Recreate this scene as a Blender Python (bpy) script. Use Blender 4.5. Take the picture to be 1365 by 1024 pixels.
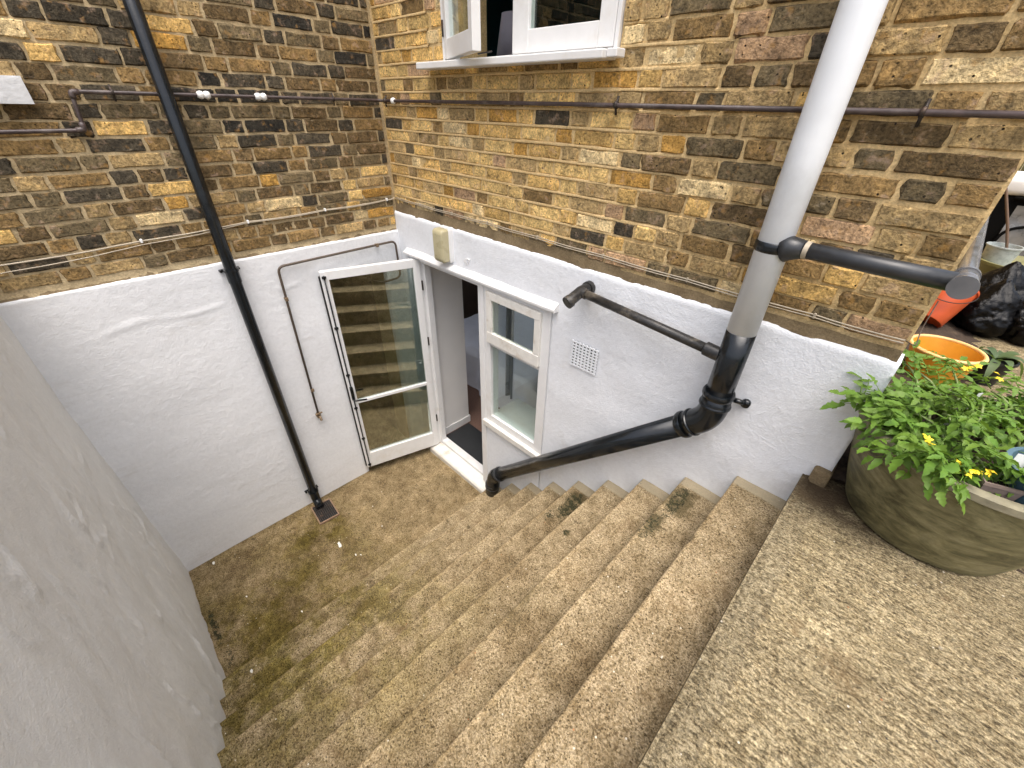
import bpy, bmesh, math, random
from mathutils import Vector, Matrix, noise
import numpy as np

# ------------------------------------------------------------------ camera, sky, sun, exposure
sc = bpy.context.scene
for o in list(bpy.data.objects): bpy.data.objects.remove(o)
col = sc.collection
CAM = Vector((3.0924, -1.8, 3.096))
YAW, PITCH, ROLL, FPX = math.radians(134.323), math.radians(-34.1386), math.radians(1.284), 547.4
fw = Vector((math.cos(YAW)*math.cos(PITCH), math.sin(YAW)*math.cos(PITCH), math.sin(PITCH)))
rt = fw.cross(Vector((0, 0, 1))).normalized(); up = rt.cross(fw)
r2 = rt*math.cos(ROLL) + up*math.sin(ROLL); u2 = -rt*math.sin(ROLL) + up*math.cos(ROLL)
cd = bpy.data.cameras.new('camera'); cam = bpy.data.objects.new('camera', cd); col.objects.link(cam)
cam.matrix_world = Matrix(((r2.x, u2.x, -fw.x, CAM.x), (r2.y, u2.y, -fw.y, CAM.y), (r2.z, u2.z, -fw.z, CAM.z), (0, 0, 0, 1)))
cd.sensor_width = 36; cd.lens = FPX/1365*36; cd.clip_start = .02; cd.clip_end = 500
sc.camera = cam
sc.render.resolution_x, sc.render.resolution_y = 1024, 768

SUN_EL, SUN_AZ = math.radians(72), math.radians(-36)      # direction towards the sun: azimuth from +x
w = bpy.data.worlds.new('World'); sc.world = w; w.use_nodes = True
nt = w.node_tree; nt.nodes.clear()
sky = nt.nodes.new('ShaderNodeTexSky'); sky.sky_type = 'NISHITA'; sky.sun_disc = False
sky.sun_elevation = SUN_EL; sky.sun_rotation = math.radians(90) - SUN_AZ
sky.air_density = 1.0; sky.dust_density = 7.0; sky.ozone_density = 1.0
hs = nt.nodes.new('ShaderNodeHueSaturation'); hs.inputs['Saturation'].default_value = .7
bg = nt.nodes.new('ShaderNodeBackground'); bg.inputs['Strength'].default_value = .15
wo = nt.nodes.new('ShaderNodeOutputWorld')
nt.links.new(sky.outputs[0], hs.inputs['Color']); nt.links.new(hs.outputs[0], bg.inputs[0]); nt.links.new(bg.outputs[0], wo.inputs[0])
sd = bpy.data.lights.new('sun', 'SUN'); sd.energy = 1.0; sd.angle = math.radians(60); sd.color = (1, .99, .975)
sun = bpy.data.objects.new('sun', sd); col.objects.link(sun)
sdir = Vector((math.cos(SUN_EL)*math.cos(SUN_AZ), math.cos(SUN_EL)*math.sin(SUN_AZ), math.sin(SUN_EL)))
sun.rotation_euler = sdir.to_track_quat('Z', 'Y').to_euler(); sun.location = (6, -6, 12)
vs = sc.view_settings; vs.view_transform = 'Standard'; vs.look = 'None'; vs.gamma = 1; vs.exposure = 0.95
sc.render.engine = 'CYCLES'
sc.cycles.use_adaptive_sampling = True; sc.cycles.adaptive_threshold = .02; sc.cycles.max_bounces = 8; sc.cycles.diffuse_bounces = 4; sc.cycles.glossy_bounces = 3; sc.cycles.transparent_max_bounces = 16

# ------------------------------------------------------------------ helpers
rng = random.Random(7)
WL = {}
def N3(p, s=1.0): return noise.noise(Vector(p)*s)
def sstep(a, b, x):
    t = min(1, max(0, (x-a)/(b-a))); return t*t*(3-2*t)

def tag(o, label=None, cat=None, group=None, kind=None):
    if label: o['label'] = label
    if cat: o['category'] = cat
    if group: o['group'] = group
    if kind: o['kind'] = kind
    return o
def thing(name, loc, label, cat, group=None, kind=None):
    o = bpy.data.objects.new(name, None); col.objects.link(o)
    o.location = loc; o.empty_display_size = .05; WL[o.name] = Vector(loc)
    return tag(o, label, cat, group, kind)
def mk(name, vf, mat, parent=None, smooth=False, loc=None, auto=None, kind=None, label=None):
    """one mesh object from (verts, faces) in world coordinates"""
    V, F = vf
    base = WL[parent.name] if parent else (Vector(loc) if loc else Vector((0, 0, 0)))
    me = bpy.data.meshes.new(name)
    me.from_pydata([tuple(Vector(v)-base) for v in V], [], F)
    me.materials.append(mat)
    bm = bmesh.new(); bm.from_mesh(me); bmesh.ops.recalc_face_normals(bm, faces=bm.faces); bm.to_mesh(me); bm.free()
    if smooth or auto:
        me.polygons.foreach_set('use_smooth', [True]*len(me.polygons))
    if auto: me.set_sharp_from_angle(angle=math.radians(auto))
    o = bpy.data.objects.new(name, me); col.objects.link(o)
    if parent: o.parent = parent
    else: o.location = base
    WL[o.name] = base.copy()
    if kind: o['kind'] = kind
    if label: o['label'] = label
    return o
def join(*parts):
    V, F = [], []
    for v, f in parts:
        k = len(V); V += list(v); F += [tuple(i+k for i in q) for q in f]
    return V, F
def from_bm(bm):
    bm.verts.ensure_lookup_table(); bm.verts.index_update()
    r = ([v.co.copy() for v in bm.verts], [tuple(v.index for v in f.verts) for f in bm.faces]); bm.free(); return r
def box(a, b, bev=.003, seg=2):
    bm = bmesh.new(); bmesh.ops.create_cube(bm, size=1)
    a, b = Vector(a), Vector(b); c = (a+b)/2; d = b-a
    for v in bm.verts: v.co = Vector((v.co.x*d.x, v.co.y*d.y, v.co.z*d.z)) + c
    if bev: bmesh.ops.bevel(bm, geom=list(bm.edges), offset=min(bev, .45*min(map(abs, d))), segments=seg, affect='EDGES', profile=.5)
    return from_bm(bm)
def xf(vf, M): return [M @ Vector(v) for v in vf[0]], vf[1]
def mv(vf, d): return [Vector(v)+Vector(d) for v in vf[0]], vf[1]
def obox(c, ax, ay, az, bev=.002):
    """box with centre c and full-size axis vectors"""
    V, F = box((-.5*ax.length, -.5*ay.length, -.5*az.length), (.5*ax.length, .5*ay.length, .5*az.length), bev)
    X, Y, Z = ax.normalized(), ay.normalized(), az.normalized(); c = Vector(c)
    return [c + X*v.x + Y*v.y + Z*v.z for v in V], F
def tube(path, r, n=16, cap=True, wob=0):
    P = [Vector(p) for p in path]; R = r if isinstance(r, (list, tuple)) else [r]*len(P)
    V, F = [], []; prev = None
    for i, p in enumerate(P):
        t = ((P[min(i+1, len(P)-1)]-p).normalized() + (p-P[max(i-1, 0)]).normalized()).normalized()
        if prev is None:
            a = Vector((0, 0, 1)) if abs(t.z) < .9 else Vector((1, 0, 0))
            x = t.cross(a).normalized()
        else:
            x = (prev - t*prev.dot(t)).normalized()
        prev = x; y = t.cross(x)
        for k in range(n):
            a = 2*math.pi*k/n
            V.append(p + (x*math.cos(a)+y*math.sin(a))*R[i]*(1+wob*N3((i*.7, k*.9, 1))))
    for i in range(len(P)-1):
        for k in range(n):
            k2 = (k+1) % n; F.append((i*n+k, i*n+k2, (i+1)*n+k2, (i+1)*n+k))
    if cap: F.append(tuple(range(n-1, -1, -1))); F.append(tuple((len(P)-1)*n+k for k in range(n)))
    return V, F
def bend(pts, rad, seg=7):
    """polyline with rounded corners"""
    P = [Vector(p) for p in pts]; out = [P[0]]
    for i in range(1, len(P)-1):
        a = (P[i-1]-P[i]); b = (P[i+1]-P[i]); d = min(rad, a.length*.49, b.length*.49)
        p0 = P[i]+a.normalized()*d; p2 = P[i]+b.normalized()*d
        for k in range(seg+1):
            t = k/seg; out.append(p0*(1-t)**2 + P[i]*2*t*(1-t) + p2*t*t)
    out.append(P[-1]); return out
def lathe(prof, c=(0, 0, 0), n=40, close=False):
    V, F = [], []; c = Vector(c); m = len(prof)
    for r, z in prof:
        for k in range(n):
            a = 2*math.pi*k/n; V.append(c+Vector((r*math.cos(a), r*math.sin(a), z)))
    for i in range(m-1 if not close else m):
        j = (i+1) % m
        for k in range(n):
            k2 = (k+1) % n; F.append((i*n+k, i*n+k2, j*n+k2, j*n+k))
    return V, F
def disc(c, r, z, n=40, amp=0):
    V = [Vector((c[0], c[1], z))]; F = []; R = 6
    for i in range(1, R+1):
        for k in range(n):
            a = 2*math.pi*k/n
            x, y = c[0]+r*i/R*math.cos(a), c[1]+r*i/R*math.sin(a)
            V.append(Vector((x, y, z+amp*N3((x, y, z), 25))))
    for k in range(n): F.append((0, 1+k, 1+(k+1) % n))
    for i in range(R-1):
        for k in range(n):
            k2 = (k+1) % n; F.append((1+i*n+k, 1+(i+1)*n+k, 1+(i+1)*n+k2, 1+i*n+k2))
    return V, F
def lines(bps, step):
    out = []
    for a, b in zip(bps[:-1], bps[1:]):
        n = max(1, round((b-a)/step)); out += [a+(b-a)*i/n for i in range(n)]
    return out+[bps[-1]]
def sheet(us, vs_, keep, pos, back):
    """grid sheet over (u,v); cells where keep() is false are left out; its rim is carried back by vector `back`"""
    bm = bmesh.new(); G = {}
    def gv(i, j):
        if (i, j) not in G: G[(i, j)] = bm.verts.new(pos(us[i], vs_[j]))
        return G[(i, j)]
    for i in range(len(us)-1):
        for j in range(len(vs_)-1):
            if keep((us[i]+us[i+1])/2, (vs_[j]+vs_[j+1])/2):
                bm.faces.new((gv(i, j), gv(i+1, j), gv(i+1, j+1), gv(i, j+1)))
    if back:
        be = [e for e in bm.edges if e.is_boundary]
        r = bmesh.ops.extrude_edge_only(bm, edges=be)
        for v in r['geom']:
            if isinstance(v, bmesh.types.BMVert): v.co += Vector(back)
    return from_bm(bm)

# ------------------------------------------------------------------ materials
class NG:
    def __init__(s, name):
        s.m = bpy.data.materials.new(name); s.m.use_nodes = True; s.t = s.m.node_tree; s.t.nodes.clear()
        s.out = s.t.nodes.new('ShaderNodeOutputMaterial'); s.geo = s.t.nodes.new('ShaderNodeNewGeometry')
        s.pos = s.geo.outputs['Position']
    def set(s, sock, v):
        if isinstance(v, bpy.types.NodeSocket): s.t.links.new(v, sock)
        elif isinstance(v, (tuple, list)) and len(v) == 3 and sock.type == 'RGBA': sock.default_value = (*v, 1)
        else: sock.default_value = v
    def n(s, typ, props=None, **inp):
        nd = s.t.nodes.new('ShaderNode'+typ)
        for k, v in (props or {}).items(): setattr(nd, k, v)
        for k, v in inp.items():
            s.set(nd.inputs[int(k[1:]) if k[0] == '_' else k.replace('__', ' ')], v)
        return nd
    def noise(s, scale, detail=4, rough=.55, vec=None, dist=0):
        return s.n('TexNoise', None, Vector=vec or s.pos, Scale=scale, Detail=detail, Roughness=rough, Distortion=dist).outputs['Fac']
    def vor(s, scale, feature='F1', out='Distance', vec=None, rnd=1.0):
        nd = s.n('TexVoronoi', {'feature': feature}, Vector=vec or s.pos, Scale=scale, Randomness=rnd)
        return nd.outputs[out]
    def math(s, op, a, b=0.0, clamp=False):
        return s.n('Math', {'operation': op, 'use_clamp': clamp}, _0=a, _1=b).outputs[0]
    def ramp(s, f, stops, interp='LINEAR'):
        nd = s.n('ValToRGB', None, Fac=f); cr = nd.color_ramp; cr.interpolation = interp
        while len(cr.elements) < len(stops): cr.elements.new(.5)
        for e, (p, c) in zip(cr.elements, stops):
            e.position = p; e.color = (*c, 1) if isinstance(c, (tuple, list)) else (c, c, c, 1)
        return nd.outputs['Color']
    def mix(s, f, a, b, mode='MIX'):
        nd = s.t.nodes.new('ShaderNodeMix'); nd.data_type = 'RGBA'; nd.blend_type = mode
        s.set(nd.inputs[0], f); s.set(nd.inputs[6], a); s.set(nd.inputs[7], b); return nd.outputs[2]
    def map(s, f, a, b, c=0.0, d=1.0):
        return s.n('MapRange', {'interpolation_type': 'SMOOTHSTEP'}, _0=f, _1=a, _2=b, _3=c, _4=d).outputs[0]
    def xyz(s): return s.n('SeparateXYZ', None, _0=s.pos).outputs
    def scalev(s, v3): return s.n('VectorMath', {'operation': 'MULTIPLY'}, _0=s.pos, _1=v3).outputs[0]
    def bump(s, h, strength=.5, dist=.003, normal=None):
        nd = s.n('Bump', None, Height=h, Strength=strength, Distance=dist)
        if normal: s.t.links.new(normal, nd.inputs['Normal'])
        return nd.outputs[0]
    def bsdf(s, color, rough=.6, normal=None, metal=0.0, spec=.5, **kw):
        b = s.n('BsdfPrincipled', None, Base__Color=color, Roughness=rough, Metallic=metal, **kw)
        b.inputs['Specular IOR Level'].default_value = spec
        if normal: s.t.links.new(normal, b.inputs['Normal'])
        s.t.links.new(b.outputs[0], s.out.inputs[0]); return s.m

def simple(name, c, rough=.5, metal=0, spec=.5, bumps=.0, var=.12, scale=30, dirt=None, **kw):
    g = NG(name); n1 = g.noise(scale, 5)
    c1 = tuple(v*(1-var) for v in c); c2 = tuple(min(1, v*(1+var)) for v in c)
    cc = g.ramp(n1, [(.3, c1), (.7, c2)])
    if dirt:
        cc = g.mix(g.map(g.noise(scale*.35, 6, .65), .52, .72, 0, dirt[1]), cc, dirt[0])
    rr = g.map(n1, .3, .7, max(0, rough-.06), min(1, rough+.06))
    nm = g.bump(g.noise(scale*4, 4), bumps, .002) if bumps else None
    return g.bsdf(cc, rr, nm, metal, spec, **kw)

def brick_mat(name, per_object):
    g = NG(name)
    if per_object: base = g.n('ObjectInfo').outputs['Color']
    else: base = g.n('Attribute', {'attribute_name': 'Col'}).outputs['Color']
    n1 = g.noise(17, 4, .62); n2 = g.noise(85, 4, .75); n4 = g.noise(11, 5, .72, vec=g.scalev((1.2, 1.2, 2)))
    c = g.mix(1, base, g.ramp(n1, [(.26, (.42, .42, .44)), (.5, (.95, .95, .95)), (.74, (1.42, 1.36, 1.25))]), 'MULTIPLY')
    c = g.mix(1, c, g.ramp(n2, [(.30, .30), (.5, 1.0), (.68, 1.55)]), 'MULTIPLY')
    # burnt ochre flushes, soot freckles and pale lime bloom, each with a shape of its own
    c = g.mix(g.map(n4, .60, .76, 0, .55), c, (.54, .45, .32))
    c = g.mix(g.map(n4, .42, .28, 0, .75), c, (.05, .042, .033))
    c = g.mix(g.map(g.noise(24, 3, .6), .54, .70, 0, .42), c, g.mix(g.map(n1, .4, .6), (.50, .27, .07), (.50, .36, .27)))
    pit = g.math('MULTIPLY', g.map(g.vor(48), .12, .2, 1, 0), g.map(n1, .5, .62))
    c = g.mix(pit, c, (.02, .016, .012))
    h = g.math('SUBTRACT', g.math('ADD', g.math('MULTIPLY', n1, 1.0), g.math('MULTIPLY', n2, .75)), g.math('MULTIPLY', pit, .5))
    return g.bsdf(c, .92, g.bump(h, 1.0, .011), 0, .2)
def mortar_mat(name, ca, cb):
    g = NG(name); n1 = g.noise(6, 6, .6); n2 = g.noise(120, 5, .7); n3 = g.noise(35, 5, .65)
    c = g.ramp(n1, [(.3, ca), (.7, cb)])
    c = g.mix(1, c, g.ramp(n2, [(.25, .6), (.75, 1.35)]), 'MULTIPLY')
    c = g.mix(g.map(n3, .58, .74, 0, .45), c, tuple(v*.42 for v in ca))
    h = g.math('ADD', g.math('MULTIPLY', n3, 1.0), g.math('MULTIPLY', n2, .5))
    return g.bsdf(c, .95, g.bump(h, .8, .006), 0, .15)
def render_mat(name, c0, ridg=.6, dirt=(.5, .47, .42), dirt_amt=.35, streak=(1, 1, 1)):
    """old masonry paint over rough render"""
    g = NG(name); v = g.scalev(streak)
    n1 = g.noise(2.2, 5, .6, v); n2 = g.noise(38, 6, .62); n3 = g.noise(150, 4, .6); n4 = g.noise(5, 5, .55, v, 1.2)
    c = g.ramp(n1, [(.3, tuple(q*.93 for q in c0)), (.7, c0)])
    c = g.mix(1, c, g.ramp(n2, [(.25, .93), (.75, 1.04)]), 'MULTIPLY')
    c = g.mix(g.map(g.noise(3.1, 7, .68, v), .56, .78, 0, dirt_amt), c, dirt)
    ridge = g.map(g.math('ABSOLUTE', g.math('SUBTRACT', n4, .5)), 0, .035, 1, 0)
    ridge = g.math('MULTIPLY', ridge, g.map(g.noise(1.9, 3), .5, .66))
    h = g.math('ADD', g.math('MULTIPLY', n2, .7), g.math('MULTIPLY', n3, .5))
    h = g.math('ADD', h, g.math('MULTIPLY', ridge, ridg))
    return g.bsdf(c, .75, g.bump(h, .75, .006), 0, .25)
def concrete_mat(name, kind):
    """exposed-aggregate concrete: kind 'step', 'floor' or 'slab'"""
    g = NG(name); x, y, z = g.xyz()
    if kind == 'slab': rnd = g.map(g.noise(105, 4, .8, g.scalev((.6, 1.1, 1))), .34, .66)
    else: rnd = g.n('SeparateColor', None, _0=g.vor(200, out='Color')).outputs[0]
    rnd2 = g.map(g.noise(190, 3, .8), .36, .64)
    cream, tan, brown, dark = (0.387, 0.314, 0.204), (0.296, 0.232, 0.139), (0.212, 0.161, 0.090), (0.095, 0.069, 0.036)
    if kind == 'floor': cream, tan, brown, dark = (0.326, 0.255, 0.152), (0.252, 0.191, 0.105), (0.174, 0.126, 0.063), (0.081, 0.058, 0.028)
    if kind == 'slab': cream, tan, brown, dark = (0.324, 0.274, 0.180), (0.245, 0.202, 0.124), (0.158, 0.124, 0.072), (0.072, 0.054, 0.030)
    c = g.ramp(rnd, [(.0, dark), (.13, brown), (.45, tan), (.85, cream)], 'LINEAR')
    if kind == 'slab': c = g.mix(1, c, g.ramp(g.n('SeparateColor', None, _0=g.vor(150, out='Color', vec=g.scalev((.7, 1, 1)))).outputs[0], [(.0, .55), (.3, .9), (1, 1.3)]), 'MULTIPLY')
    c = g.mix(1, c, g.ramp(rnd2, [(.05, .62), (.5, 1.0), (.95, 1.32)]), 'MULTIPLY')
    big = g.noise(2.6, 5, .66); mid = g.noise(11, 5, .75)
    c = g.mix(1, c, g.ramp(big, [(.32, (.70, .66, .60)), (.5, (.95, .94, .92)), (.66, (1.22, 1.2, 1.17))] if kind != 'slab' else [(.3, (.84, .82, .79)), (.68, (1.1, 1.1, 1.08))]), 'MULTIPLY')
    c = g.mix(1, c, g.ramp(mid, [(.34, (.62, .59, .53)), (.62, (1.14, 1.14, 1.14))] if kind != 'slab' else [(.34, (.80, .78, .74)), (.62, (1.12, 1.12, 1.12))]), 'MULTIPLY')
    # brown damp stains
    c = g.mix(g.map(g.noise(5.2, 5, .75), .55, .70, 0, .62), c, (.15, .10, .05))
    h = g.math('ADD', g.math('MULTIPLY', rnd, .6), g.math('MULTIPLY', mid, 1.1 if kind != 'slab' else .25))
    if kind != 'slab':
        # algae: grows in the shady low corner by the side wall
        low = g.map(x, 3.0, 1.5); side = g.map(y, -.6, -1.7)
        far = g.map(x, .1, .75)
        m = g.math('MULTIPLY', g.math('MULTIPLY', low, side), g.math('ADD', .3, g.math('MULTIPLY', far, .7)))
        alg = g.math('MULTIPLY', m, g.map(g.noise(3.3, 5, .72), .36, .60, 0, 1))
        c = g.mix(g.math('MULTIPLY', alg, .9), c, g.mix(1, c, g.ramp(g.noise(26, 4, .7), [(.35, (.26, .27, .06)), (.65, (.64, .64, .24))]), 'MULTIPLY'))
        # riser faces hold more algae
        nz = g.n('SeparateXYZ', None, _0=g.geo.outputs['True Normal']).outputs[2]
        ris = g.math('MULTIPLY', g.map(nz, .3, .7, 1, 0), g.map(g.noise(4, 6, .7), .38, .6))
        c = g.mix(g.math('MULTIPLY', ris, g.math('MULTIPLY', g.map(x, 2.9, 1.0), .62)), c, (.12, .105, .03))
        # green smear by the gully
        dx = g.math('SUBTRACT', x, .36); dy = g.math('ADD', y, 1.36)
        d2 = g.math('SQRT', g.math('ADD', g.math('MULTIPLY', dx, dx), g.math('MULTIPLY', dy, dy)))
        c = g.mix(g.math('MULTIPLY', g.map(d2, .1, .42, 1, 0), g.map(g.noise(7, 5), .38, .6, 0, .9)), c, g.mix(1, c, (.52, .52, .20), 'MULTIPLY'))
        # soil and soot patches on the treads
        c = g.mix(g.math('MULTIPLY', g.map(g.noise(7.5, 5, .8), .61, .70), .75), c, (.06, .045, .022))
        for (mx_, my_, rx_, ry_) in ((2.11, -.22, .085, .17), (2.72, -.19, .09, .15), (2.70, -.40, .05, .14), (2.30, -.52, .03, .03), (2.45, -1.05, .07, .16), (1.75, -1.5, .10, .3)):
            ex = g.math('DIVIDE', g.math('SUBTRACT', x, mx_), rx_); ey = g.math('DIVIDE', g.math('SUBTRACT', y, my_), ry_)
            dd_ = g.math('SQRT', g.math('ADD', g.math('MULTIPLY', ex, ex), g.math('MULTIPLY', ey, ey)))
            k_ = g.map(g.math('ADD', dd_, g.math('MULTIPLY', g.math('SUBTRACT', mid, .5), 2.6)), .35, 1.0, .72 if my_ > -.9 else .45, 0)
            c = g.mix(k_, c, (.065, .052, .022))
        # paler line painted along each nosing, for the shading that sets off edges
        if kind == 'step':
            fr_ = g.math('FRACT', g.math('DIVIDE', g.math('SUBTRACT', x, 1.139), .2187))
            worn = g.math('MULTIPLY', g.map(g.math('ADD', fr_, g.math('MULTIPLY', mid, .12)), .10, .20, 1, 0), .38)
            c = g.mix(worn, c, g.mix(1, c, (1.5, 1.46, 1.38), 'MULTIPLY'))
        # smooth cement fillet along the house wall
        edge = g.map(g.math('ADD', y, g.math('MULTIPLY', g.noise(8, 4), .03)), -.065, -.045)
        c = g.mix(g.math('MULTIPLY', edge, .8), c, (.36, .31, .215))
    else:
        lines_ = g.noise(1.0, 4, .7, g.scalev((7, 85, 7)))
        off = g.map(g.math('ADD', x, g.math('MULTIPLY', g.noise(9, 4), .03)), 3.205, 3.222)
        c = g.mix(g.math('MULTIPLY', off, 1), c, g.mix(1, c, g.ramp(lines_, [(.32, (.66, .62, .55)), (.48, (1.10, 1.09, 1.06)), (.66, (1.38, 1.36, 1.30))]), 'MULTIPLY'))
        h = g.math('ADD', h, g.math('MULTIPLY', g.math('MULTIPLY', lines_, off), .6))
        jl = g.map(g.math('ABSOLUTE', g.math('SUBTRACT', g.math('ADD', x, g.math('MULTIPLY', g.noise(7, 4), .03)), 3.215)), 0, .006, 1, 0)
        c = g.mix(g.math('MULTIPLY', jl, .3), c, (.14, .11, .07))
        # soil washed round the planter and pale cement splashes
        dx = g.math('SUBTRACT', x, 3.28); dy = g.math('SUBTRACT', y, .05)
        d2 = g.math('SQRT', g.math('ADD', g.math('MULTIPLY', dx, dx), g.math('MULTIPLY', dy, dy)))
        c = g.mix(g.math('MULTIPLY', g.map(d2, .16, .34, 1, 0), g.map(g.noise(11, 6), .25, .5, 0, .92)), c, (.055, .036, .02))
        c = g.mix(g.map(g.noise(3.7, 8, .7), .66, .74, 0, .6), c, (.60, .57, .50))
    peb = g.map(g.vor(34), .09, .11, 1, 0)
    pr = g.n('SeparateColor', None, _0=g.vor(34, out='Color')).outputs[0]
    c = g.mix(g.math('MULTIPLY', peb, g.map(pr, .74, .78)), c, g.ramp(pr, [(.75, (.06, .055, .05)), (.85, (.6, .55, .45)), (.97, (.36, .17, .08))], 'CONSTANT'))
    return g.bsdf(c, .93, g.bump(h, .8, .006), 0, .2)

def glass_mat(name, refl=.12, tint=(.92, .97, .95), rough=.0):
    g = NG(name)
    tr = g.n('BsdfTransparent', None, Color=tint).outputs[0]
    gl = g.n('BsdfGlossy', None, Color=(.95, .98, .97), Roughness=rough).outputs[0]
    lw = g.n('LayerWeight', None, Blend=.5).outputs['Facing']
    f = g.math('ADD', g.math('MULTIPLY', g.math('POWER', lw, 4.0), .8), refl, True)
    mx = g.n('MixShader', None, _0=f, _1=tr, _2=gl)
    g.t.links.new(mx.outputs[0], g.out.inputs[0]); return g.m

M_BRICK = brick_mat('stock_brick', True); M_BRICKS = brick_mat('stock_brick_joined', False)
M_MORT_A = mortar_mat('sand_mortar', (.53, .375, .175), (.68, .505, .265))
M_MORT_B = mortar_mat('grey_mortar', (.38, .29, .165), (.54, .43, .26))
M_CEM = mortar_mat('weathered_cement', (.15, .11, .062), (.27, .205, .12))
M_RENDER = render_mat('white_render', (.80, .82, .85), .15)
M_RENDERB = render_mat('white_render_side', (.80, .81, .825), .12, streak=(1, .5, 2.6))
M_RENDERC = render_mat('grey_white_render', (.84, .835, .805), .2, dirt=(.72, .71, .65), dirt_amt=.4, streak=(2.2, 1, .5))
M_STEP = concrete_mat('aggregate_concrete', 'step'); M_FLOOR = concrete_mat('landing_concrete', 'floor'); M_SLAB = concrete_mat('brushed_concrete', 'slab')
M_WHITE = simple('white_gloss_paint', (.74, .74, .735), .38, bumps=.12, var=.03, scale=14, dirt=((.55, .50, .42), .35))
M_WOOD = simple('flaking_white_paint', (.70, .68, .63), .55, bumps=.35, var=.06, scale=22, dirt=((.42, .33, .22), .6))
M_PVCW = simple('pale_grey_plastic', (.70, .725, .75), .38, bumps=.05, var=.04, scale=9, dirt=((.52, .54, .55), .5))
M_BLACK = simple('black_gloss_paint', (.006, .008, .010), .2, bumps=.10, var=.3, scale=16, dirt=((.018, .02, .024), .5))
M_BLACKW = simple('worn_black_paint', (.02, .019, .018), .42, bumps=.3, var=.4, scale=24, dirt=((.20, .17, .13), .75))
M_BLACKP = simple('black_plastic', (.028, .030, .033), .36, bumps=.08, var=.2, scale=18, dirt=((.07, .07, .07), .5))
M_CHROME = simple('worn_grey_plastic', (.13, .13, .135), .22, var=.2, scale=12)
M_CONDUIT = simple('maroon_black_pipe', (.055, .038, .036), .42, bumps=.2, var=.35, scale=30, dirt=((.20, .17, .15), .5))
M_BRONZE = simple('bronze_pipe', (.085, .062, .045), .5, bumps=.2, var=.3, scale=40)
M_BRASS = simple('dull_brass', (.26, .19, .12), .45, .6, var=.25, scale=60)
M_CABLE = simple('dirty_white_cable', (.42, .36, .27), .55, var=.12, scale=20)
M_PUTTY = simple('white_putty', (.80, .80, .78), .6, bumps=.3, var=.05)
M_GLASS = glass_mat('window_glass', .045); M_DGLASS = glass_mat('door_glass', .30, (.78, .84, .80))
M_LENS = simple('yellowed_plastic_lens', (.43, .385, .24), .3, var=.08, scale=18, bumps=.1)
M_HOLE_SHADE = simple('hole_shade', (.012, .012, .012), .9)  # near black, stands for the shade inside holes
M_IRON = simple('rusty_iron', (.035, .028, .024), .55, .3, bumps=.3, var=.4, scale=50, dirt=((.16, .09, .05), .6))
M_IRONR = simple('rusted_rim', (.26, .17, .11), .7, .1, bumps=.3, var=.3, scale=60)
M_MOSS = simple('dark_moss', (.035, .034, .012), .95, var=.6, scale=90)
M_FLAKE = simple('paint_flake', (.72, .71, .66), .7)
M_OLIVE = None
def planter_mat():
    g = NG('algae_stained_planter'); x, y, z = g.xyz()
    n1 = g.noise(5.5, 5, .66, g.scalev((1, 1, 2.2)), 1.2); n2 = g.noise(22, 5, .65, g.scalev((1, 1, 2.2)))
    c = g.ramp(n1, [(.34, (.060, .056, .028)), (.46, (.13, .118, .058)), (.56, (.19, .172, .088)), (.70, (.26, .235, .135))])
    c = g.mix(1, c, g.ramp(n2, [(.3, .72), (.7, 1.25)]), 'MULTIPLY')
    return g.bsdf(c, .55, g.bump(n2, .25, .003), 0, .3)
M_OLIVE = planter_mat()
M_RIM = simple('worn_planter_rim', (.21, .19, .125), .8, bumps=.4, var=.25, scale=30, dirt=((.18, .16, .09), .7))
M_SOIL = simple('dark_soil', (.040, .026, .016), .98, bumps=1.0, var=.6, scale=60, dirt=((.11, .075, .045), .7))
def leaf_mat(name, a, b, yel=.35):
    g = NG(name); rnd = g.n('ObjectInfo').outputs['Random']
    n1 = g.noise(22, 3)
    c = g.mix(n1, a, b); c = g.mix(g.math('MULTIPLY', rnd, yel), c, (.20, .27, .04))
    bs = g.n('BsdfPrincipled', None, Base__Color=c, Roughness=.5, Normal=g.bump(g.noise(140, 3), .3, .002))
    bs.inputs['Specular IOR Level'].default_value = .35
    tr = g.n('BsdfTranslucent', None, Color=g.mix(.5, c, (.22, .34, .03))).outputs[0]
    mx = g.n('MixShader', None, _0=.28, _1=bs.outputs[0], _2=tr)
    g.t.links.new(mx.outputs[0], g.out.inputs[0]); return g.m
M_LEAF = leaf_mat('tomato_leaf', (.065, .155, .018), (.165, .30, .04))
M_LEAF2 = leaf_mat('bright_leaf', (.12, .24, .03), (.20, .33, .06))
M_LEAFD = leaf_mat('strap_leaf', (.045, .085, .03), (.11, .16, .07), .1)
M_STEM = simple('green_stem', (.16, .21, .07), .6, var=.2)
M_YEL = simple('yellow_petal', (.80, .58, .02), .6, var=.12)
M_ORANGE = simple('orange_tub_plastic', (.66, .30, .025), .42, bumps=.06, var=.1, scale=9, dirt=((.50, .20, .02), .5))
M_RED = simple('red_orange_plastic', (.52, .085, .022), .42, bumps=.06, var=.14, scale=9)
M_BLUE = simple('blue_grey_plastic', (.075, .135, .17), .45, var=.12, scale=12)
M_TAUPE = simple('taupe_plastic', (.26, .20, .17), .5, var=.12)
M_POTB = simple('black_pot_plastic', (.012, .012, .012), .5, var=.2)
def bag_mat():
    g = NG('black_polythene'); n1 = g.noise(18, 5, .6, dist=2.5); n2 = g.noise(55, 3, .6, dist=3)
    h = g.math('ADD', n1, g.math('MULTIPLY', n2, .35))
    return g.bsdf((.002, .002, .0024), .09, g.bump(h, .4, .012), 0, .2)
M_BAG = bag_mat()
M_CLEAR = simple('cloudy_plastic', (.42, .46, .45), .3, var=.15)
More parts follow.
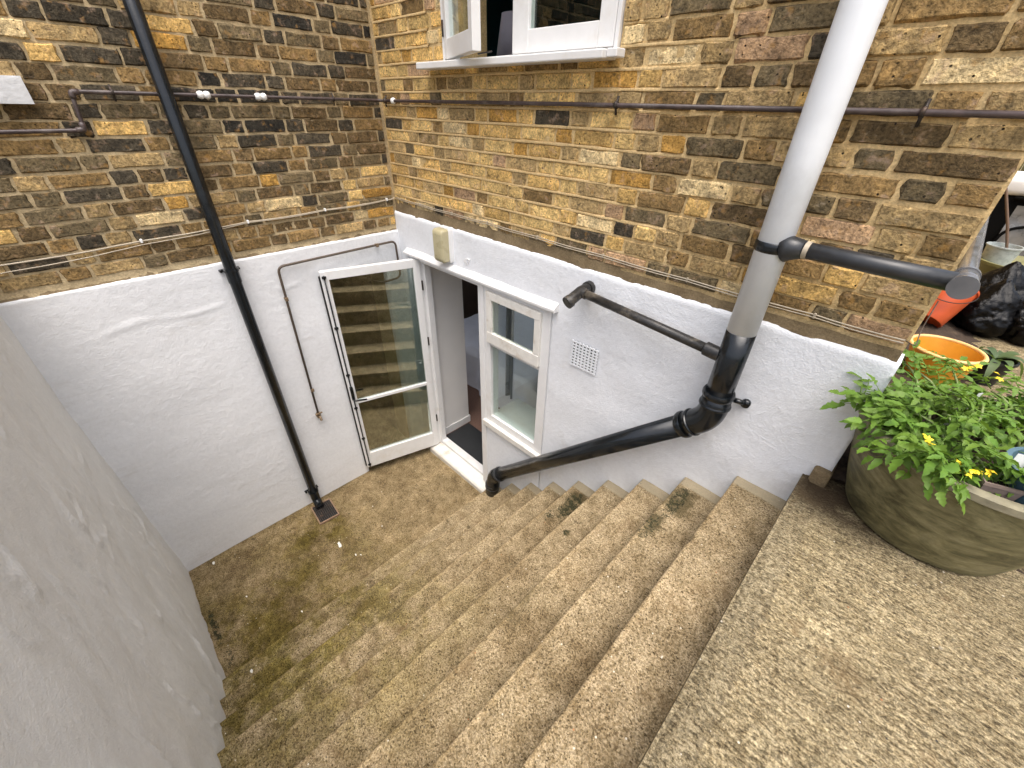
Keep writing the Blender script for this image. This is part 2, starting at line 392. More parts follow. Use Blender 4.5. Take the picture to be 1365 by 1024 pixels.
M_SHEET = simple('grey_foil_sheet', (.24, .24, .24), .3, .2, bumps=.4, var=.35, scale=7)
M_FABRIC = simple('white_cover', (.80, .80, .80), .6, var=.05, scale=6)
M_DARK = simple('black_vinyl', (.004, .004, .004), .85, spec=.1)
M_FENCE = simple('mossy_timber', (.13, .12, .05), .9, bumps=.5, var=.3, scale=14, dirt=((.07, .075, .03), .6))
M_ROOMW = simple('room_wall_paint', (.78, .77, .75), .8, var=.03, scale=4)
M_ROOMD = simple('brown_room_wall', (.16, .125, .10), .85, var=.1, scale=4)
M_CARPET = simple('red_brown_carpet', (.17, .10, .075), .98, bumps=.8, var=.3, scale=80)
M_MAT = simple('black_rubber_mat', (.016, .018, .02), .75, bumps=.5, var=.4, scale=40)
M_DUVET = simple('white_bedding', (.80, .82, .88), .85, bumps=.2, var=.04, scale=8)
M_CURT = simple('grey_curtain', (.22, .23, .25), .9, var=.1, scale=9)
M_TEAL = simple('dark_teal_wall', (.02, .085, .10), .8, var=.1, scale=5)
M_SHADE = simple('mauve_lamp_shade', (.11, .10, .125), .8, var=.08)
M_NICHE = simple('dark_plaster', (.10, .098, .075), .95, bumps=.5, var=.3, scale=9)  # dark grey-brown plaster lining the recess

# ------------------------------------------------------------------ the setting: ground, landing
EDGE, WC, XE, ZT = 3.112, -2.27, 3.18, 1.8          # stair head, side wall, house corner, ground level
def gpos(x, y): return Vector((x, y, ZT + (.004*N3((x, y, 0), 2.2) if abs(x) < 9 and abs(y) < 9 else 0)))
gx = lines([-60, -.4, EDGE, 5.2, 9, 60], 60); gx = sorted(set(lines([-60, 0, 0.0001+EDGE], 60) + lines([EDGE+.0002, 5.2], .06) + [9, 60]))
gy = sorted(set([-60, -9] + lines([-3.5, WC, 0, 3.0], .06) + lines([3.0, 9], .5) + [60]))
gx = [v for v in gx if not (0 < v < EDGE)] 
gx = sorted(set(gx + [EDGE]))
gv = sheet(gx, gy, lambda x, y: not (x < EDGE and -2.45 < y < 60) and not (x < EDGE and y >= 0), gpos, (0, 0, -.19))
ground = tag(mk('ground', gv, M_SLAB, smooth=False), kind='structure')
fl = sheet(lines([-.02, 1.2], .05), lines([WC-.06, .06], .05), lambda x, y: True,
           lambda x, y: Vector((x, y, -.012+.012*sstep(.2, .9, x)+.004*N3((x, y, 3), 3))), (0, 0, -.1))
tag(mk('landing_floor', fl, M_FLOOR, smooth=True), kind='structure')

# ------------------------------------------------------------------ concrete stairs
stairs = thing('concrete_stairs', (2.1, -1.1, 0), 'worn aggregate concrete steps leading down to the basement door, green with algae at the foot', 'stairs')
def step_mesh(k):
    x0 = 1.139+.2187*(k-1); z1 = .18*k; x1 = x0+.2187+.03; z0 = z1-.2
    prof = [(x0+.004, z0), (x0+.003, z1-.09), (x0, z1-.014), (x0+.0015, z1-.006), (x0+.006, z1-.001), (x0+.014, z1)]
    prof += [(x0+.014+(x1-x0-.014)*t, z1-.004*t) for t in (.15, .3, .45, .6, .75, .9, 1)]
    ys = lines([WC-.05, .004], .025); V, F = [], []; n = len(prof)
    for y in ys:
        for i, (px, pz) in enumerate(prof):
            e = 1.0 if 1 <= i <= 5 else .45
            chip = max(0, N3((y, k*3.1, 0), 9)-.34)*.03 if 2 <= i <= 5 else 0
            V.append((px + e*(.0035*N3((y, k*7.7, i*.15), 1.6) + .0015*N3((y, k*2.2, pz), 16)) + chip*.7,
                      y, pz + .0018*N3((px, y, k*5.5), 5) - chip*.5))
    for a in range(len(ys)-1):
        for i in range(n-1): F.append((a*n+i, a*n+i+1, (a+1)*n+i+1, (a+1)*n+i))
    return V, F
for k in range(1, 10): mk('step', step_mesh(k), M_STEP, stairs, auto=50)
# the head: the riser and nosing of the upper slab
def head():
    k = 10; x0 = EDGE; V, F = [], []
    prof = [(x0+.01, 1.55), (x0+.006, 1.70), (x0, 1.775), (x0+.003, 1.791), (x0+.012, 1.8015), (x0+.03, 1.8055)]
    ys = lines([WC-.05, .004], .025); n = len(prof)
    for y in ys:
        for i, (px, pz) in enumerate(prof): V.append((px+.004*N3((y, 90, i*.15), 2)+.002*N3((y, 44, i), 14), y, pz+.002*N3((px, y, 9), 6)))
    for a in range(len(ys)-1):
        for i in range(n-1): F.append((a*n+i, a*n+i+1, (a+1)*n+i+1, (a+1)*n+i))
    return V, F
mk('top_nosing', head(), M_SLAB, stairs, auto=50)

# ------------------------------------------------------------------ bricks
def brick_vf(L, H, seed, edge=.0028, bulge=.0022):
    r = random.Random(seed); e = .0055
    us = [-.5*L, -.5*L+e, -.17*L, .17*L, .5*L-e, .5*L]; vs2 = [-.5*H, -.5*H+e, 0, .5*H-e, .5*H]
    V, F = [], []
    for j, v in enumerate(vs2):
        for i, u in enumerate(us):
            b = i in (0, 5) or j in (0, 4); c = i in (0, 5) and j in (0, 4)
            du, dv = r.gauss(0, edge), r.gauss(0, edge*.7)
            if c: du -= math.copysign(.005*r.random(), u); dv -= math.copysign(.004*r.random(), v)
            V.append((u+du, (.010 if b else r.gauss(0, bulge*.6)), v+dv))
    for j in range(4):
        for i in range(5): a = j*6+i; F.append((a, a+1, a+7, a+6))
    return V, F
def mesh_of(name, vf, mat):
    me = bpy.data.meshes.new(name); me.from_pydata([tuple(v) for v in vf[0]], [], vf[1]); me.materials.append(mat)
    bm = bmesh.new(); bm.from_mesh(me)
    for f in bm.faces: f.normal_update()
    if sum(f.normal.y for f in bm.faces) > 0: bmesh.ops.reverse_faces(bm, faces=bm.faces)
    bm.to_mesh(me); bm.free()
    me.polygons.foreach_set('use_smooth', [True]*len(me.polygons)); me.set_sharp_from_angle(angle=math.radians(32)); return me
STR = [brick_vf(.215, .0635, s) for s in range(12)]; HDR = [brick_vf(.103, .0635, 50+s) for s in range(10)]
STRM = [mesh_of('brick_stretcher', v, M_BRICK) for v in STR]; HDRM = [mesh_of('brick_header', v, M_BRICK) for v in HDR]
COURSE = .0718
def proj(p):
    v = Vector(p)-CAM; d = v.dot(fw)
    if d < .05: return None
    return 682.5+FPX*v.dot(r2)/d, 512-FPX*v.dot(u2)/d, d
def lay(parent, z0, ztop, length, to_world, rotz, colour, skip, proud, seed, vis_test, name):
    """Flemish bond courses; the bricks seen largest become objects, the others one joined mesh"""
    r = random.Random(seed); B = []; rows = int((ztop-z0)/COURSE)
    for k in range(rows):
        z = z0+(k+.5)*COURSE; s = 0; head = (k % 2 == 0)
        s = 0.0 if k % 2 else -.056
        first = True
        while s < length-.03:
            L = .112 if head else .2255
            L *= 1+r.gauss(0, .03)
            if r.random() < .06: L = .112 if L > .2 else L
            a, b = max(s, 0), min(s+L, length); s += L; head = not head
            if length-s < .06: b = length; s = length
            if b-a < .045: continue
            for (c0, c1, d0, d1) in skip:               # openings
                if d0 < z < d1:
                    if a < c0 < b: b = c0
                    elif a < c1 < b: a = c1
                    elif c0 <= a and b <= c1: a = b = 0
            if b-a < .04: continue
            u = (a+b)/2; B.append((u, z + .004*N3((u, k*9.0, seed), 1.7)+r.gauss(0, .0012), b-a-.0105, r.random()))
    ob, rest = [], []
    for (u, z, L, q) in B:
        p = to_world(u, z, 0); pr = proj(p); inside = pr and -30 < pr[0] < 1395 and -30 < pr[1] < 1054 and vis_test(u, z)
        (ob if inside else rest).append((pr[2] if inside else 99, u, z, L, q))
    ob.sort(); rest += ob[300:]; ob = ob[:300]
    for (_, u, z, L, q) in ob:
        big = L > .15; i = int(q*997)
        me = STRM[i % 12] if big else HDRM[i % 10]
        o = bpy.data.objects.new('brick', me); col.objects.link(o); o.parent = parent
        pw = to_world(u, z, -proud(u, z)+r.gauss(0, .0018))
        o.location = pw-WL[parent.name]; o.rotation_euler = (r.gauss(0, .010), r.gauss(0, .005), rotz+r.gauss(0, .006))
        o.scale = (L/(.215 if big else .103), 1, 1+r.gauss(0, .03)); o.color = (*colour(u, z, r), 1)
    V, F, C = [], [], []
    Rz = Matrix.Rotation(rotz, 3, 'Z')
    for (_, u, z, L, q) in rest:
        big = L > .15; i = int(q*997); vf = STR[i % 12] if big else HDR[i % 10]; sx = L/(.215 if big else .103)
        pw = to_world(u, z, -proud(u, z)); k = len(V); c = colour(u, z, r)
        V += [pw + Rz @ Vector((v[0]*sx, v[1], v[2])) for v in vf[0]]; F += [tuple(t+k for t in f) for f in vf[1]]; C += [c]*len(vf[0])
    if V:
        o = mk(name, (V, F), M_BRICKS, parent, auto=32, kind='stuff')
        at = o.data.color_attributes.new('Col', 'FLOAT_COLOR', 'POINT')
        for i, c in enumerate(C): at.data[i].color = (*c, 1)

PAL = dict(y1=(.63, .43, .18), y2=(.70, .51, .24), pale=(.66, .53, .33), och=(.47, .28, .085), br=(.25, .17, .082), pk=(.44, .30, .20), dk=(.075, .065, .052), ch=(.036, .034, .032), gb=(.16, .128, .082), tan=(.40, .295, .16), db=(.14, .10, .056))
def pick(r, d):
    t = r.random()*sum(d.values())
    for k, v in d.items():
        t -= v
        if t <= 0: c = PAL[k]; s = 1+r.gauss(0, .13); return (c[0]*s*1.04, c[1]*s, max(.008, c[2]*s*.86))
    return PAL['br']
def colA(u, z, r):
    if r.random() < sstep(1.75, 2.5, u+.25*(z-2.8)) : return pick(r, dict(tan=4, br=4, db=2.2, gb=2.2, y1=2.4, pk=.8, dk=.45, pale=.6, och=.5))
    return pick(r, dict(y1=4, y2=3.6, pale=2.4, och=1.7, tan=2.6, pk=1.5, br=.9, gb=.6, dk=.35))
def colB(u, z, r):
    # u = distance from the house corner
    sooty = sstep(1.5, .7, u)*sstep(2.45, 2.75, z)
    if z > 2.9: sooty = max(sooty, .65)
    if 2.35 < z < 2.75 and .05 < u < .45 and r.random() < .75: return pick(r, dict(y1=2, y2=2, pale=2, tan=2, och=1))
    if r.random() < sooty: return pick(r, dict(dk=3.6, gb=4.2, ch=.8, db=3, br=1.8, och=.15))
    return pick(r, dict(br=3, tan=3, gb=2.5, och=.5, y1=1.0, db=2, dk=1.2, pale=.4))

# ------------------------------------------------------------------ house wall with the door and both windows (plane y = 0)
ZA, ZB = 2.39, 2.245; TOPZ = 4.4
DOOR = (.20, 1.66, -.2, 2.10); UPW = (.73, 1.885, 3.285, 4.35)
wa = thing('brick_wall', (XE/2, .1, 0), 'yellow stock brick house wall over white render with the open basement door', 'wall')
us = lines([-.04, UPW[0], UPW[1], XE], .02); zs = lines([ZA-.06, UPW[2], UPW[3], TOPZ], .02)
mk('mortar', sheet(us, zs, lambda u, z: not (UPW[0] < u < UPW[1] and UPW[2] < z < UPW[3]),
   lambda u, z: Vector((u, .018+.0035*N3((u, z, 0), 20)+.002*N3((u, z, 5), 60), z)), (0, .1, 0)), M_MORT_A, wa, smooth=False)
A0 = 3.229-COURSE*11
lay(wa, A0, TOPZ, XE-.004, lambda u, z, d: Vector((u+.002, .018+d, z)), 0, colA, [UPW, (-.1, 1.55, 2.3, 2.463)],
    lambda u, z: .0055+.003*sstep(1.6, 2.5, u), 3, lambda u, z: z < 3.75, 'bricks')
def strip(k):
    z = A0+k*COURSE; V, F = [], []; x1_ = 2.25+.5*N3((k, 1, 1), 3.3); xs = lines([.012, x1_], .012)
    for x in xs:
        f = sstep(x1_, x1_-.5, x)*(.65+.6*N3((x, k, 2), 5)); zc = z+.004*N3((x, k*9.0, 3), 1.7)+.0015*N3((x, k, 5), 18)
        h = .0062+.0022*N3((x, k, 8), 9); yf = .0145-.0075*max(.0, f)
        V += [(x, .019, zc-h), (x, yf+.001, zc-h+.001), (x, yf, zc), (x, yf+.002, zc+h-.001), (x, .019, zc+h)]
    for i in range(len(xs)-1):
        if UPW[0]-.15 < xs[i] < UPW[1] and z > UPW[2]-.03: continue
        for j in range(4): a = i*5+j; F.append((a, a+5, a+6, a+1))
    return V, F
for k in range(1, 17): mk('pointing_strip', strip(k), M_MORT_A, wa, auto=50)
us = lines([-.02, DOOR[0], DOOR[1], XE+.012], .016); zs = lines([-.12, DOOR[3], ZA], .016)
def pa(u, z):
    top = .005*N3((u, 0, 2), 6)+.003*N3((u, 0, 7), 40) if z > ZA-.001 else 0
    rough = .005*N3((u, z, 1), 5)+.0015*N3((u, z, 1), 30)+.004*max(0, N3((u, z, 4), 7)) * sstep(.6, .1, math.hypot(u-1.95, z-2.0))*2
    b = .008 if z > ZA-.001 else 0
    return Vector((u, -.002+rough*(0 if abs(u-DOOR[0]) < .001 or abs(u-DOOR[1]) < .001 else 1)+b, z+top))
VENT = (1.835, 2.02, 1.795, 1.955)
mk('white_render', sheet(us, zs, lambda u, z: not (DOOR[0] < u < DOOR[1] and z < DOOR[3]), pa, (0, .09, 0)), M_RENDER, wa, smooth=True)
def pc(u, z):
    t = (z-ZA+.03)/(2.475-ZA+.03)
    return Vector((u, .003+.012*t+.004*N3((u, z, 3), 16)+.003*N3((u, z, 3), 50), z+.012*N3((u, 1, 0), 8)*t))
def kc(u, z): return z < 2.475-.05*sstep(1.2, 2.4, u)
mk('cement_band', sheet(lines([0, XE], .02), lines([ZA-.03, 2.475], .012), kc, pc, None), M_CEM, wa, smooth=True)
# solid wall behind the facing, leaving the openings
core = join(box((-.3, .10, -.3), (.12, .34, 2.3), 0), box((DOOR[1]+.01, .10, -.3), (XE-.04, .34, 2.3), 0), box((-.3, .11, 2.104), (XE-.04, .34, 3.24), 0),
            box((-.3, .11, 3.24), (UPW[0]-.002, .34, 4.8), 0), box((UPW[1]+.002, .11, 3.24), (XE-.04, .34, 4.8), 0), box((UPW[0]-.002, .112, 4.36), (UPW[1]+.002, .34, 4.8), 0))
mk('wall_core', core, M_MORT_A, wa)
upper = box((-.1, .022, TOPZ), (XE-.001, .11, 4.8), 0); mk('upper_wall', upper, M_MORT_A, wa)
# return of the house round its outer corner
sw = thing('brick_wall', (XE, 4, 1.8), 'brick side wall of the house running back behind its outer corner', 'wall')
mk('mortar', sheet(lines([.02, 8], .4), lines([1.7, 2.4, TOPZ, 5.1], .4), lambda a, b: True, lambda y, z: Vector((XE-.006, y, z)), (-.1, 0, 0)), M_MORT_A, sw)
lay(sw, A0-COURSE*9, TOPZ, 7.9, lambda u, z, d: Vector((XE-.006-d, .02+u, z)), math.pi/2, colA, [], lambda u, z: .002, 9, lambda u, z: False, 'bricks')

# ------------------------------------------------------------------ second house wall with the recess behind the door (plane x = 0)
NI = (.14, .69, -.2, 2.005)                           # recess: distance from corner, z
wb = thing('brick_wall', (-.1, -1.4, 0), 'dark sooty brick house wall over white render with the black downpipe', 'wall')
us = lines([-.024, 3.2], .02); zs = lines([ZB-.06, TOPZ], .02)
mk('mortar', sheet(us, zs, lambda u, z: True, lambda u, z: Vector((-.014-.0035*N3((u, z, 8), 20)-.002*N3((u, z, 9), 60), -u, z)), (-.1, 0, 0)), M_MORT_B, wb)
B0 = 3.229-COURSE*13-.012
lay(wb, B0, TOPZ, 3.2, lambda u, z, d: Vector((-.014-d, -u, z)), math.pi/2, colB, [], lambda u, z: .0075, 5, lambda u, z: z < 3.75 and u < 2.35, 'bricks')
us = lines([-.004, NI[0], NI[1], 3.2], .016); zs = lines([-.12, NI[3], ZB], .016)
def pb(u, z):
    top = .004*N3((u, 3, 2), 6)+.003*N3((u, 3, 7), 40) if z > ZB-.001 else 0
    edge = abs(u-NI[0]) < .001 or abs(u-NI[1]) < .001
    crack = .006*sstep(.02, 0, abs(z-2.06-.05*N3((u, 2, 0), 2.5)+.05*u))*sstep(-.1, .2, N3((u, 5, 5), 3))
    rough = .007*N3((u, z, 11), 2.2)+.0015*N3((u, z, 12), 11)+.0015*N3((u, z, 1), 30)
    return Vector((.002+(.2 if edge else 1)*rough+crack, -u, z+top))
mk('white_render', sheet(us, zs, lambda u, z: not (NI[0] < u < NI[1] and z < NI[3]), pb, (-.09, 0, 0)), M_RENDERB, wb, smooth=True)
mk('cement_band', sheet(lines([0, 3.2], .02), lines([ZB-.012, ZB+.048], .012), lambda u, z: z < ZB+.02+.05*N3((u, 4, 4), 5)+.01,
   lambda u, z: Vector((-.012-.010*(z-ZB)/.045+.004*N3((u, z, 3), 16)+.003*N3((u, z, 3), 50), -u, z)), None), M_CEM, wb, smooth=True)
mk('wall_core', join(box((-.34, -3.2, -.3), (-.10, -NI[1]-.002, 2.4), 0), box((-.34, -NI[0]+.002, -.3), (-.10, .34, 2.4), 0), box((-.34, -3.2, NI[3]+.004), (-.11, .338, 4.8), 0)), M_MORT_B, wb)
mk('upper_wall', box((-.11, -3.2, TOPZ), (-.018, .02, 4.8), 0), M_MORT_B, wb)
rec = [((-1.3, -NI[1]-.004, -.05), (-.335, -NI[1]-.1, 2.1)), ((-1.3, -NI[0]+.004, -.05), (-.335, -NI[0]+.1, 2.1)), ((-1.4, -.8, -.05), (-1.3, -.05, 2.1)), ((-1.3, -NI[1], 2.008), (-.335, -NI[0], 2.1))]
mk('recess_lining', join(*[box(a, b, 0) for a, b in rec]), M_NICHE, wb)
mk('recess_floor', box((-1.3, -NI[1], -.1), (-.01, -NI[0], -.014), 0), M_FLOOR, wb)

# ------------------------------------------------------------------ rendered side wall of the stairwell (plane y = WC)
wc = thing('side_wall', (2, WC-.12, 0), 'grey white rendered retaining wall along the side of the steps', 'wall')
us = lines([-.02, 3.0], .013)+lines([3.1, 5.5], .1); zs = lines([-.12, 2.5], .02)
def pcw(u, z):
    bow = .045*sstep(.5, 0, z)*0
    r = .018*N3((u*1.6, z*.7, 21), 1.6)+.007*N3((u*2, z*.8, 22), 5)+.0015*N3((u, z, 23), 28)
    ridge = .011*sstep(.06, 0, abs(N3((u*2.4, z*.6, 31), 1.7)+.15*N3((u, z, 37), 9)))*sstep(-.1, .2, N3((u, z, 33), 2))+.006*sstep(.05, 0, abs(N3((u*4.5, z*.9, 41), 1.6)))*sstep(0, .25, N3((u, z, 43), 3))
    return Vector((u, WC+r+ridge, z))
mk('grey_render', sheet(us, zs, lambda u, z: True, pcw, (0, -.1, 0)), M_RENDERC, wc, smooth=True)
mk('coping', box((-.02, WC-.26, 2.49), (5.5, WC+.035, 2.55), .01), M_CEM, wc)
mk('wall_core', box((-.02, WC-.24, -.2), (5.5, WC-.06, 2.495), 0), M_CEM, wc)

# ------------------------------------------------------------------ basement room behind the door
room = tag(mk('room_shell', join(box((-1.9, 3.0, 0), (-.9, 3.1, 2.35), 0), box((-.9, 3.0, 2.2), (2.6, 3.1, 2.35), 0), box((2.6, .34, 0), (2.7, 3.1, 2.35), 0),  # back wall left open out of view, added to let sky light onto the bed
                         box((-2, .34, 2.25), (2.7, 3.1, 2.35), 0)), M_ROOMW), kind='structure')
tag(mk('dark_room_wall', box((-2.0, .34, 0), (-1.9, 3.1, 2.35), 0), M_ROOMD), kind='structure')
tag(mk('carpet_floor', box((-2, .09, .0), (2.7, 3.1, .10), 0), M_CARPET), kind='structure')
rv = thing('door_reveal', (.19, .28, .1), 'white painted inner reveal with skirting board beside the open doorway', 'reveal')
mk('panel', box((.10, .092, .1), (.1985, .475, 2.25), .002), M_ROOMW, rv)
mk('skirting', box((.1975, .095, .1), (.214, .485, .19), .004), M_WHITE, rv)
mt = mk('door_mat', box((.23, .115, .1), (1.0, .44, .112), .004), M_MAT); tag(mt, 'black rubber door mat inside the threshold', 'mat')
# bed
bed = thing('bed', (-.1, 1.7, .1), 'bed with rumpled white bedding hanging to the carpet', 'bed')
def duvet():
    V, F = [], []; nu, nv = 60, 46
    for j in range(nv+1):
        for i in range(nu+1):
            x = -1.05+1.85*i/nu; t = j/nv
            fold = .03*math.sin(x*17+2*N3((x, 0, 0), 3))+.02*N3((x, t, 0), 9)
            if t < .4: q = t/.4; y = .91+fold*(1-q*.6)+.02*q; z = .115+.47*q
            elif t < .5: q = (t-.4)/.1; y = .93+.06*q+fold*.4; z = .585+.05*math.sin(q*1.57)
            else: q = (t-.5)/.5; y = .99+1.7*q; z = .635+.03*N3((x, y, 0), 5)+.015*N3((x, y, 3), 14)
            e = sstep(.72, .79, x); z = z-(.5*e if t > .4 else 0)*sstep(.0, .3, t-.35)
            V.append((x, y, max(.11, z)))
    for j in range(nv):
        for i in range(nu): a = j*(nu+1)+i; F.append((a, a+1, a+nu+2, a+nu+1))
    return V, F
mk('bedding', duvet(), M_DUVET, bed, smooth=True)
mk('bed_base', box((-1.0, 1.0, .1), (.6, 2.75, .5), .01), M_CURT, bed)
def curtain(x0, x1, y, z0, z1, n=60):
    V, F = [], []
    for i in range(n+1):
        x = x0+(x1-x0)*i/n
        for z in (z0, z1): V.append((x, y+.018*math.sin(x*95)+.01*math.sin(x*41), z))
    for i in range(n): F.append((2*i, 2*i+2, 2*i+3, 2*i+1))
    return V, F
tag(mk('curtain', curtain(.76, .86, .50, .75, 2.2), M_CURT, smooth=True), 'dark grey curtain gathered inside the side window', 'curtain')

# ------------------------------------------------------------------ door frame
df = thing('door_frame', (.6, 0, 0), 'white timber door frame with drip board and cream weathered threshold', 'door frame')
mk('jamb', join(box((.203, -.012, .10), (.262, .09, 2.085), .004), box((.256, .03, .12), (.285, .088, 2.085), .003)), M_WHITE, df)
mk('mullion', join(box((.985, -.010, .10), (1.045, .09, 2.085), .004),), M_WHITE, df)
mk('head', box((.262, .0, 2.045), (.985, .09, 2.098), .003), M_WHITE, df)
def drip():
    V, F = [], []; xs = lines([.115, 1.705], .03)
    prof = [(.004, 2.142), (-.010, 2.130), (-.040, 2.112), (-.046, 2.106), (-.045, 2.092), (-.038, 2.086), (.004, 2.086)]
    for x in xs:
        for (y, z) in prof: V.append((x, y+.0022*N3((x, z, 0), 12), z+.003*N3((x, y, 1), 7)+.006*(x-.9)))
    n = len(prof)
    for a in range(len(xs)-1):
        for i in range(n): F.append((a*n+i, a*n+(i+1) % n, (a+1)*n+(i+1) % n, (a+1)*n+i))
    F.append(tuple(range(n))); F.append(tuple((len(xs)-1)*n+i for i in range(n))); return V, F
mk('drip_board', drip(), M_WHITE, df, auto=30)
def thr():
    V, F = [], []; prof = [(-.075, -.02), (-.078, .045), (-.066, .062), (.0, .085), (.03, .092), (.03, .0)]
    for x in (.20, .6, 1.06):
        for (y, z) in prof: V.append((x, y, z))
    n = len(prof)
    for a in range(2):
        for i in range(n): F.append((a*n+i, a*n+(i+1) % n, (a+1)*n+(i+1) % n, (a+1)*n+i))
    F.append(tuple(range(n))); F.append(tuple(2*n+i for i in range(n))); return V, F
mk('threshold', thr(), M_WOOD, df, auto=20)
mk('water_bar', box((.262, .03, .085), (.985, .105, .128), .004), M_WHITE, df)

# ------------------------------------------------------------------ side window
sw_ = thing('side_window', (1.34, 0, .86), 'white timber side window with small top light beside the door', 'window')
mk('frame', join(box((1.047, -.006, .90), (1.105, .08, 2.085), .003), box((1.585, -.006, .90), (1.658, .08, 2.085), .003),
                 box((1.105, -.004, 2.035), (1.585, .08, 2.088), .003), box((1.105, -.004, 1.625), (1.585, .08, 1.675), .003), box((1.105, -.004, .895), (1.585, .08, .965), .003)), M_WHITE, sw_)
ts = mk('top_sash', join(box((1.092, -.03, 1.995), (1.592, .002, 2.05), .003), box((1.092, -.03, 1.66), (1.592, .002, 1.745), .003),
                         box((1.092, -.028, 1.745), (1.143, .002, 1.995), .003), box((1.543, -.028, 1.745), (1.592, .002, 1.995), .003)), M_WOOD, sw_)
mk('pane', box((1.143, -.012, 1.745), (1.543, -.008, 1.995), 0), M_GLASS, ts)
mk('pane', box((1.105, .02, .965), (1.585, .024, 1.625), 0), M_GLASS, sw_)
mk('sill', join(box((1.03, -.035, .845), (1.668, .03, .90), .006)), M_WOOD, sw_)
mk('lower_panel', box((1.047, -.004, -.05), (1.658, .09, .846), .003), M_RENDER, sw_)
mk('inner_sill', box((1.0, .082, .84), (1.75, .42, .875), .004), M_WHITE, sw_)

# ------------------------------------------------------------------ open glazed door
Hp, d_ = Vector((.262, -.02, 0)), Vector((-.2791, -.9603, 0)); n_ = Vector((.9603, -.2791, 0)); zz = Vector((0, 0, 1))
gd = thing('glazed_door', Hp, 'white glazed door standing open against the recess in the wall', 'door')
def dbox(s0, s1, z0, z1, t0, t1, bev=.003):
    return obox(Hp + d_*(s0+s1)/2 + n_*(t0+t1)/2 + zz*(z0+z1)/2, d_*(s1-s0), n_*(t1-t0), zz*(z1-z0), bev)
mk('stile', dbox(-.02, .035, .09, 2.07, -.044, 0), M_WHITE, gd); mk('stile', dbox(.672, .726, .09, 2.07, -.044, 0), M_WHITE, gd)
mk('rail', dbox(.035, .672, 2.005, 2.07, -.044, -.001), M_WHITE, gd); mk('rail', dbox(.035, .672, .09, .265, -.044, -.001), M_WHITE, gd)
mk('glazing_bar', dbox(.035, .672, .865, .895, -.034, -.004), M_WHITE, gd)
mk('pane', dbox(.035, .672, .895, 2.005, -.024, -.018, 0), M_DGLASS, gd); mk('pane', dbox(.035, .672, .265, .865, -.024, -.018, 0), M_DGLASS, gd)
rod = mk('bolt_rod', tube([Hp+d_*.703+n_*.014+zz*z for z in (.11, .6, 1.1, 1.6, 2.045)], .0058, 10), M_BLACK, gd, smooth=True)
for z in (.13, .47, .83, 1.18, 1.62, 2.03):
    mk('guide', join(dbox(.688, .718, z-.009, z+.009, .0, .010, .002), dbox(.696, .710, z-.012, z+.012, .004, .023, .002)), M_BLACK, rod)
hb = mk('lock_case', dbox(.690, .716, .93, 1.06, .0, .026, .003), M_BLACK, gd)
mk('handle', tube(bend([Hp+d_*.703+n_*.024+zz*.945, Hp+d_*.703+n_*.06+zz*.945, Hp+d_*.60+n_*.066+zz*.935], .02), .008, 10), M_BLACK, hb, smooth=True)
for z in (.45, 1.33, 1.85): mk('hinge', tube([Hp-d_*.024+n_*.003+zz*(z-.04), Hp-d_*.024+n_*.003+zz*(z+.04)], .007, 10), M_IRON, gd)
mk('gap_shade', dbox(.7262, .7385, .095, 2.03, -.044, -.028, .002), M_POTB, gd)  # black strip standing in for the shaded gap between door and wall

# ------------------------------------------------------------------ upper casement window
cw = thing('casement_window', (1.31, 0, 3.29), 'white painted casement window over the basement door with its left sash open', 'window')
mk('frame', join(box((.735, .0, 3.292), (.752, .11, 4.35), .002), box((1.864, .0, 3.292), (1.882, .11, 4.35), .002), box((.752, .0, 4.31), (1.864, .11, 4.348), .002), box((1.268, .02, 3.292), (1.30, .11, 4.31), .002), box((.752, .02, 3.292), (1.864, .11, 3.302), .001)), M_WHITE, cw)
mk('sill', join(box((.585, -.085, 3.258), (1.875, .10, 3.290), .005), box((1.876, -.06, 3.262), (1.925, .0, 3.292), .004)), M_WHITE, cw)
rs = mk('sash', join(box((1.288, -.004, 3.302), (1.39, .04, 4.30), .003), box((1.785, -.004, 3.302), (1.862, .04, 4.30), .003), box((1.39, -.003, 3.302), (1.785, .04, 3.388), .003), box((1.39, -.003, 4.23), (1.785, .04, 4.30), .003)), M_WHITE, cw)
mk('pane', box((1.39, .014, 3.388), (1.785, .018, 4.23), 0), M_GLASS, rs)
Hs = Vector((.752, .0, 0)); ds = Vector((.920, -.391, 0)); ns = Vector((-.391, -.920, 0))
def sbox(s0, s1, z0, z1, t0, t1, bev=.003): return obox(Hs+ds*(s0+s1)/2+ns*(t0+t1)/2+zz*(z0+z1)/2, ds*(s1-s0), ns*(t1-t0), zz*(z1-z0), bev)
ls = mk('sash', join(sbox(0, .055, 3.303, 4.30, -.044, 0), sbox(.455, .512, 3.303, 4.30, -.044, 0), sbox(.055, .455, 3.303, 3.388, -.044, -.001), sbox(.055, .455, 4.23, 4.30, -.044, -.001)), M_WHITE, cw, label='left sash swung open outwards')
mk('pane', sbox(.055, .455, 3.388, 4.23, -.024, -.02, 0), M_GLASS, ls)
mk('hinge', join(tube([Hs+ns*.004+zz*3.40, Hs+ns*.004+zz*3.47], .006, 8)), M_IRON, ls)
mk('stay', tube([(1.16, -.02, 3.318), (1.10, .02, 3.322), (1.0, .03, 3.318)], .004, 8), M_IRON, cw)
ur = tag(mk('upper_room_shell', join(box((-.2, 2.2, 2.6), (3.1, 2.3, 5), 0), box((-.28, .34, 2.6), (-.18, 2.3, 5), 0), box((3.0, .34, 2.6), (3.1, 2.3, 5), 0), box((-.2, .34, 4.5), (3.1, 2.3, 4.6), 0), box((-.2, .34, 2.5), (3.1, 2.3, 2.6), 0)), M_TEAL), kind='structure')
mk('window_board', box((.6, .11, 3.25), (2.0, .46, 3.285), .004), M_WHITE, cw)
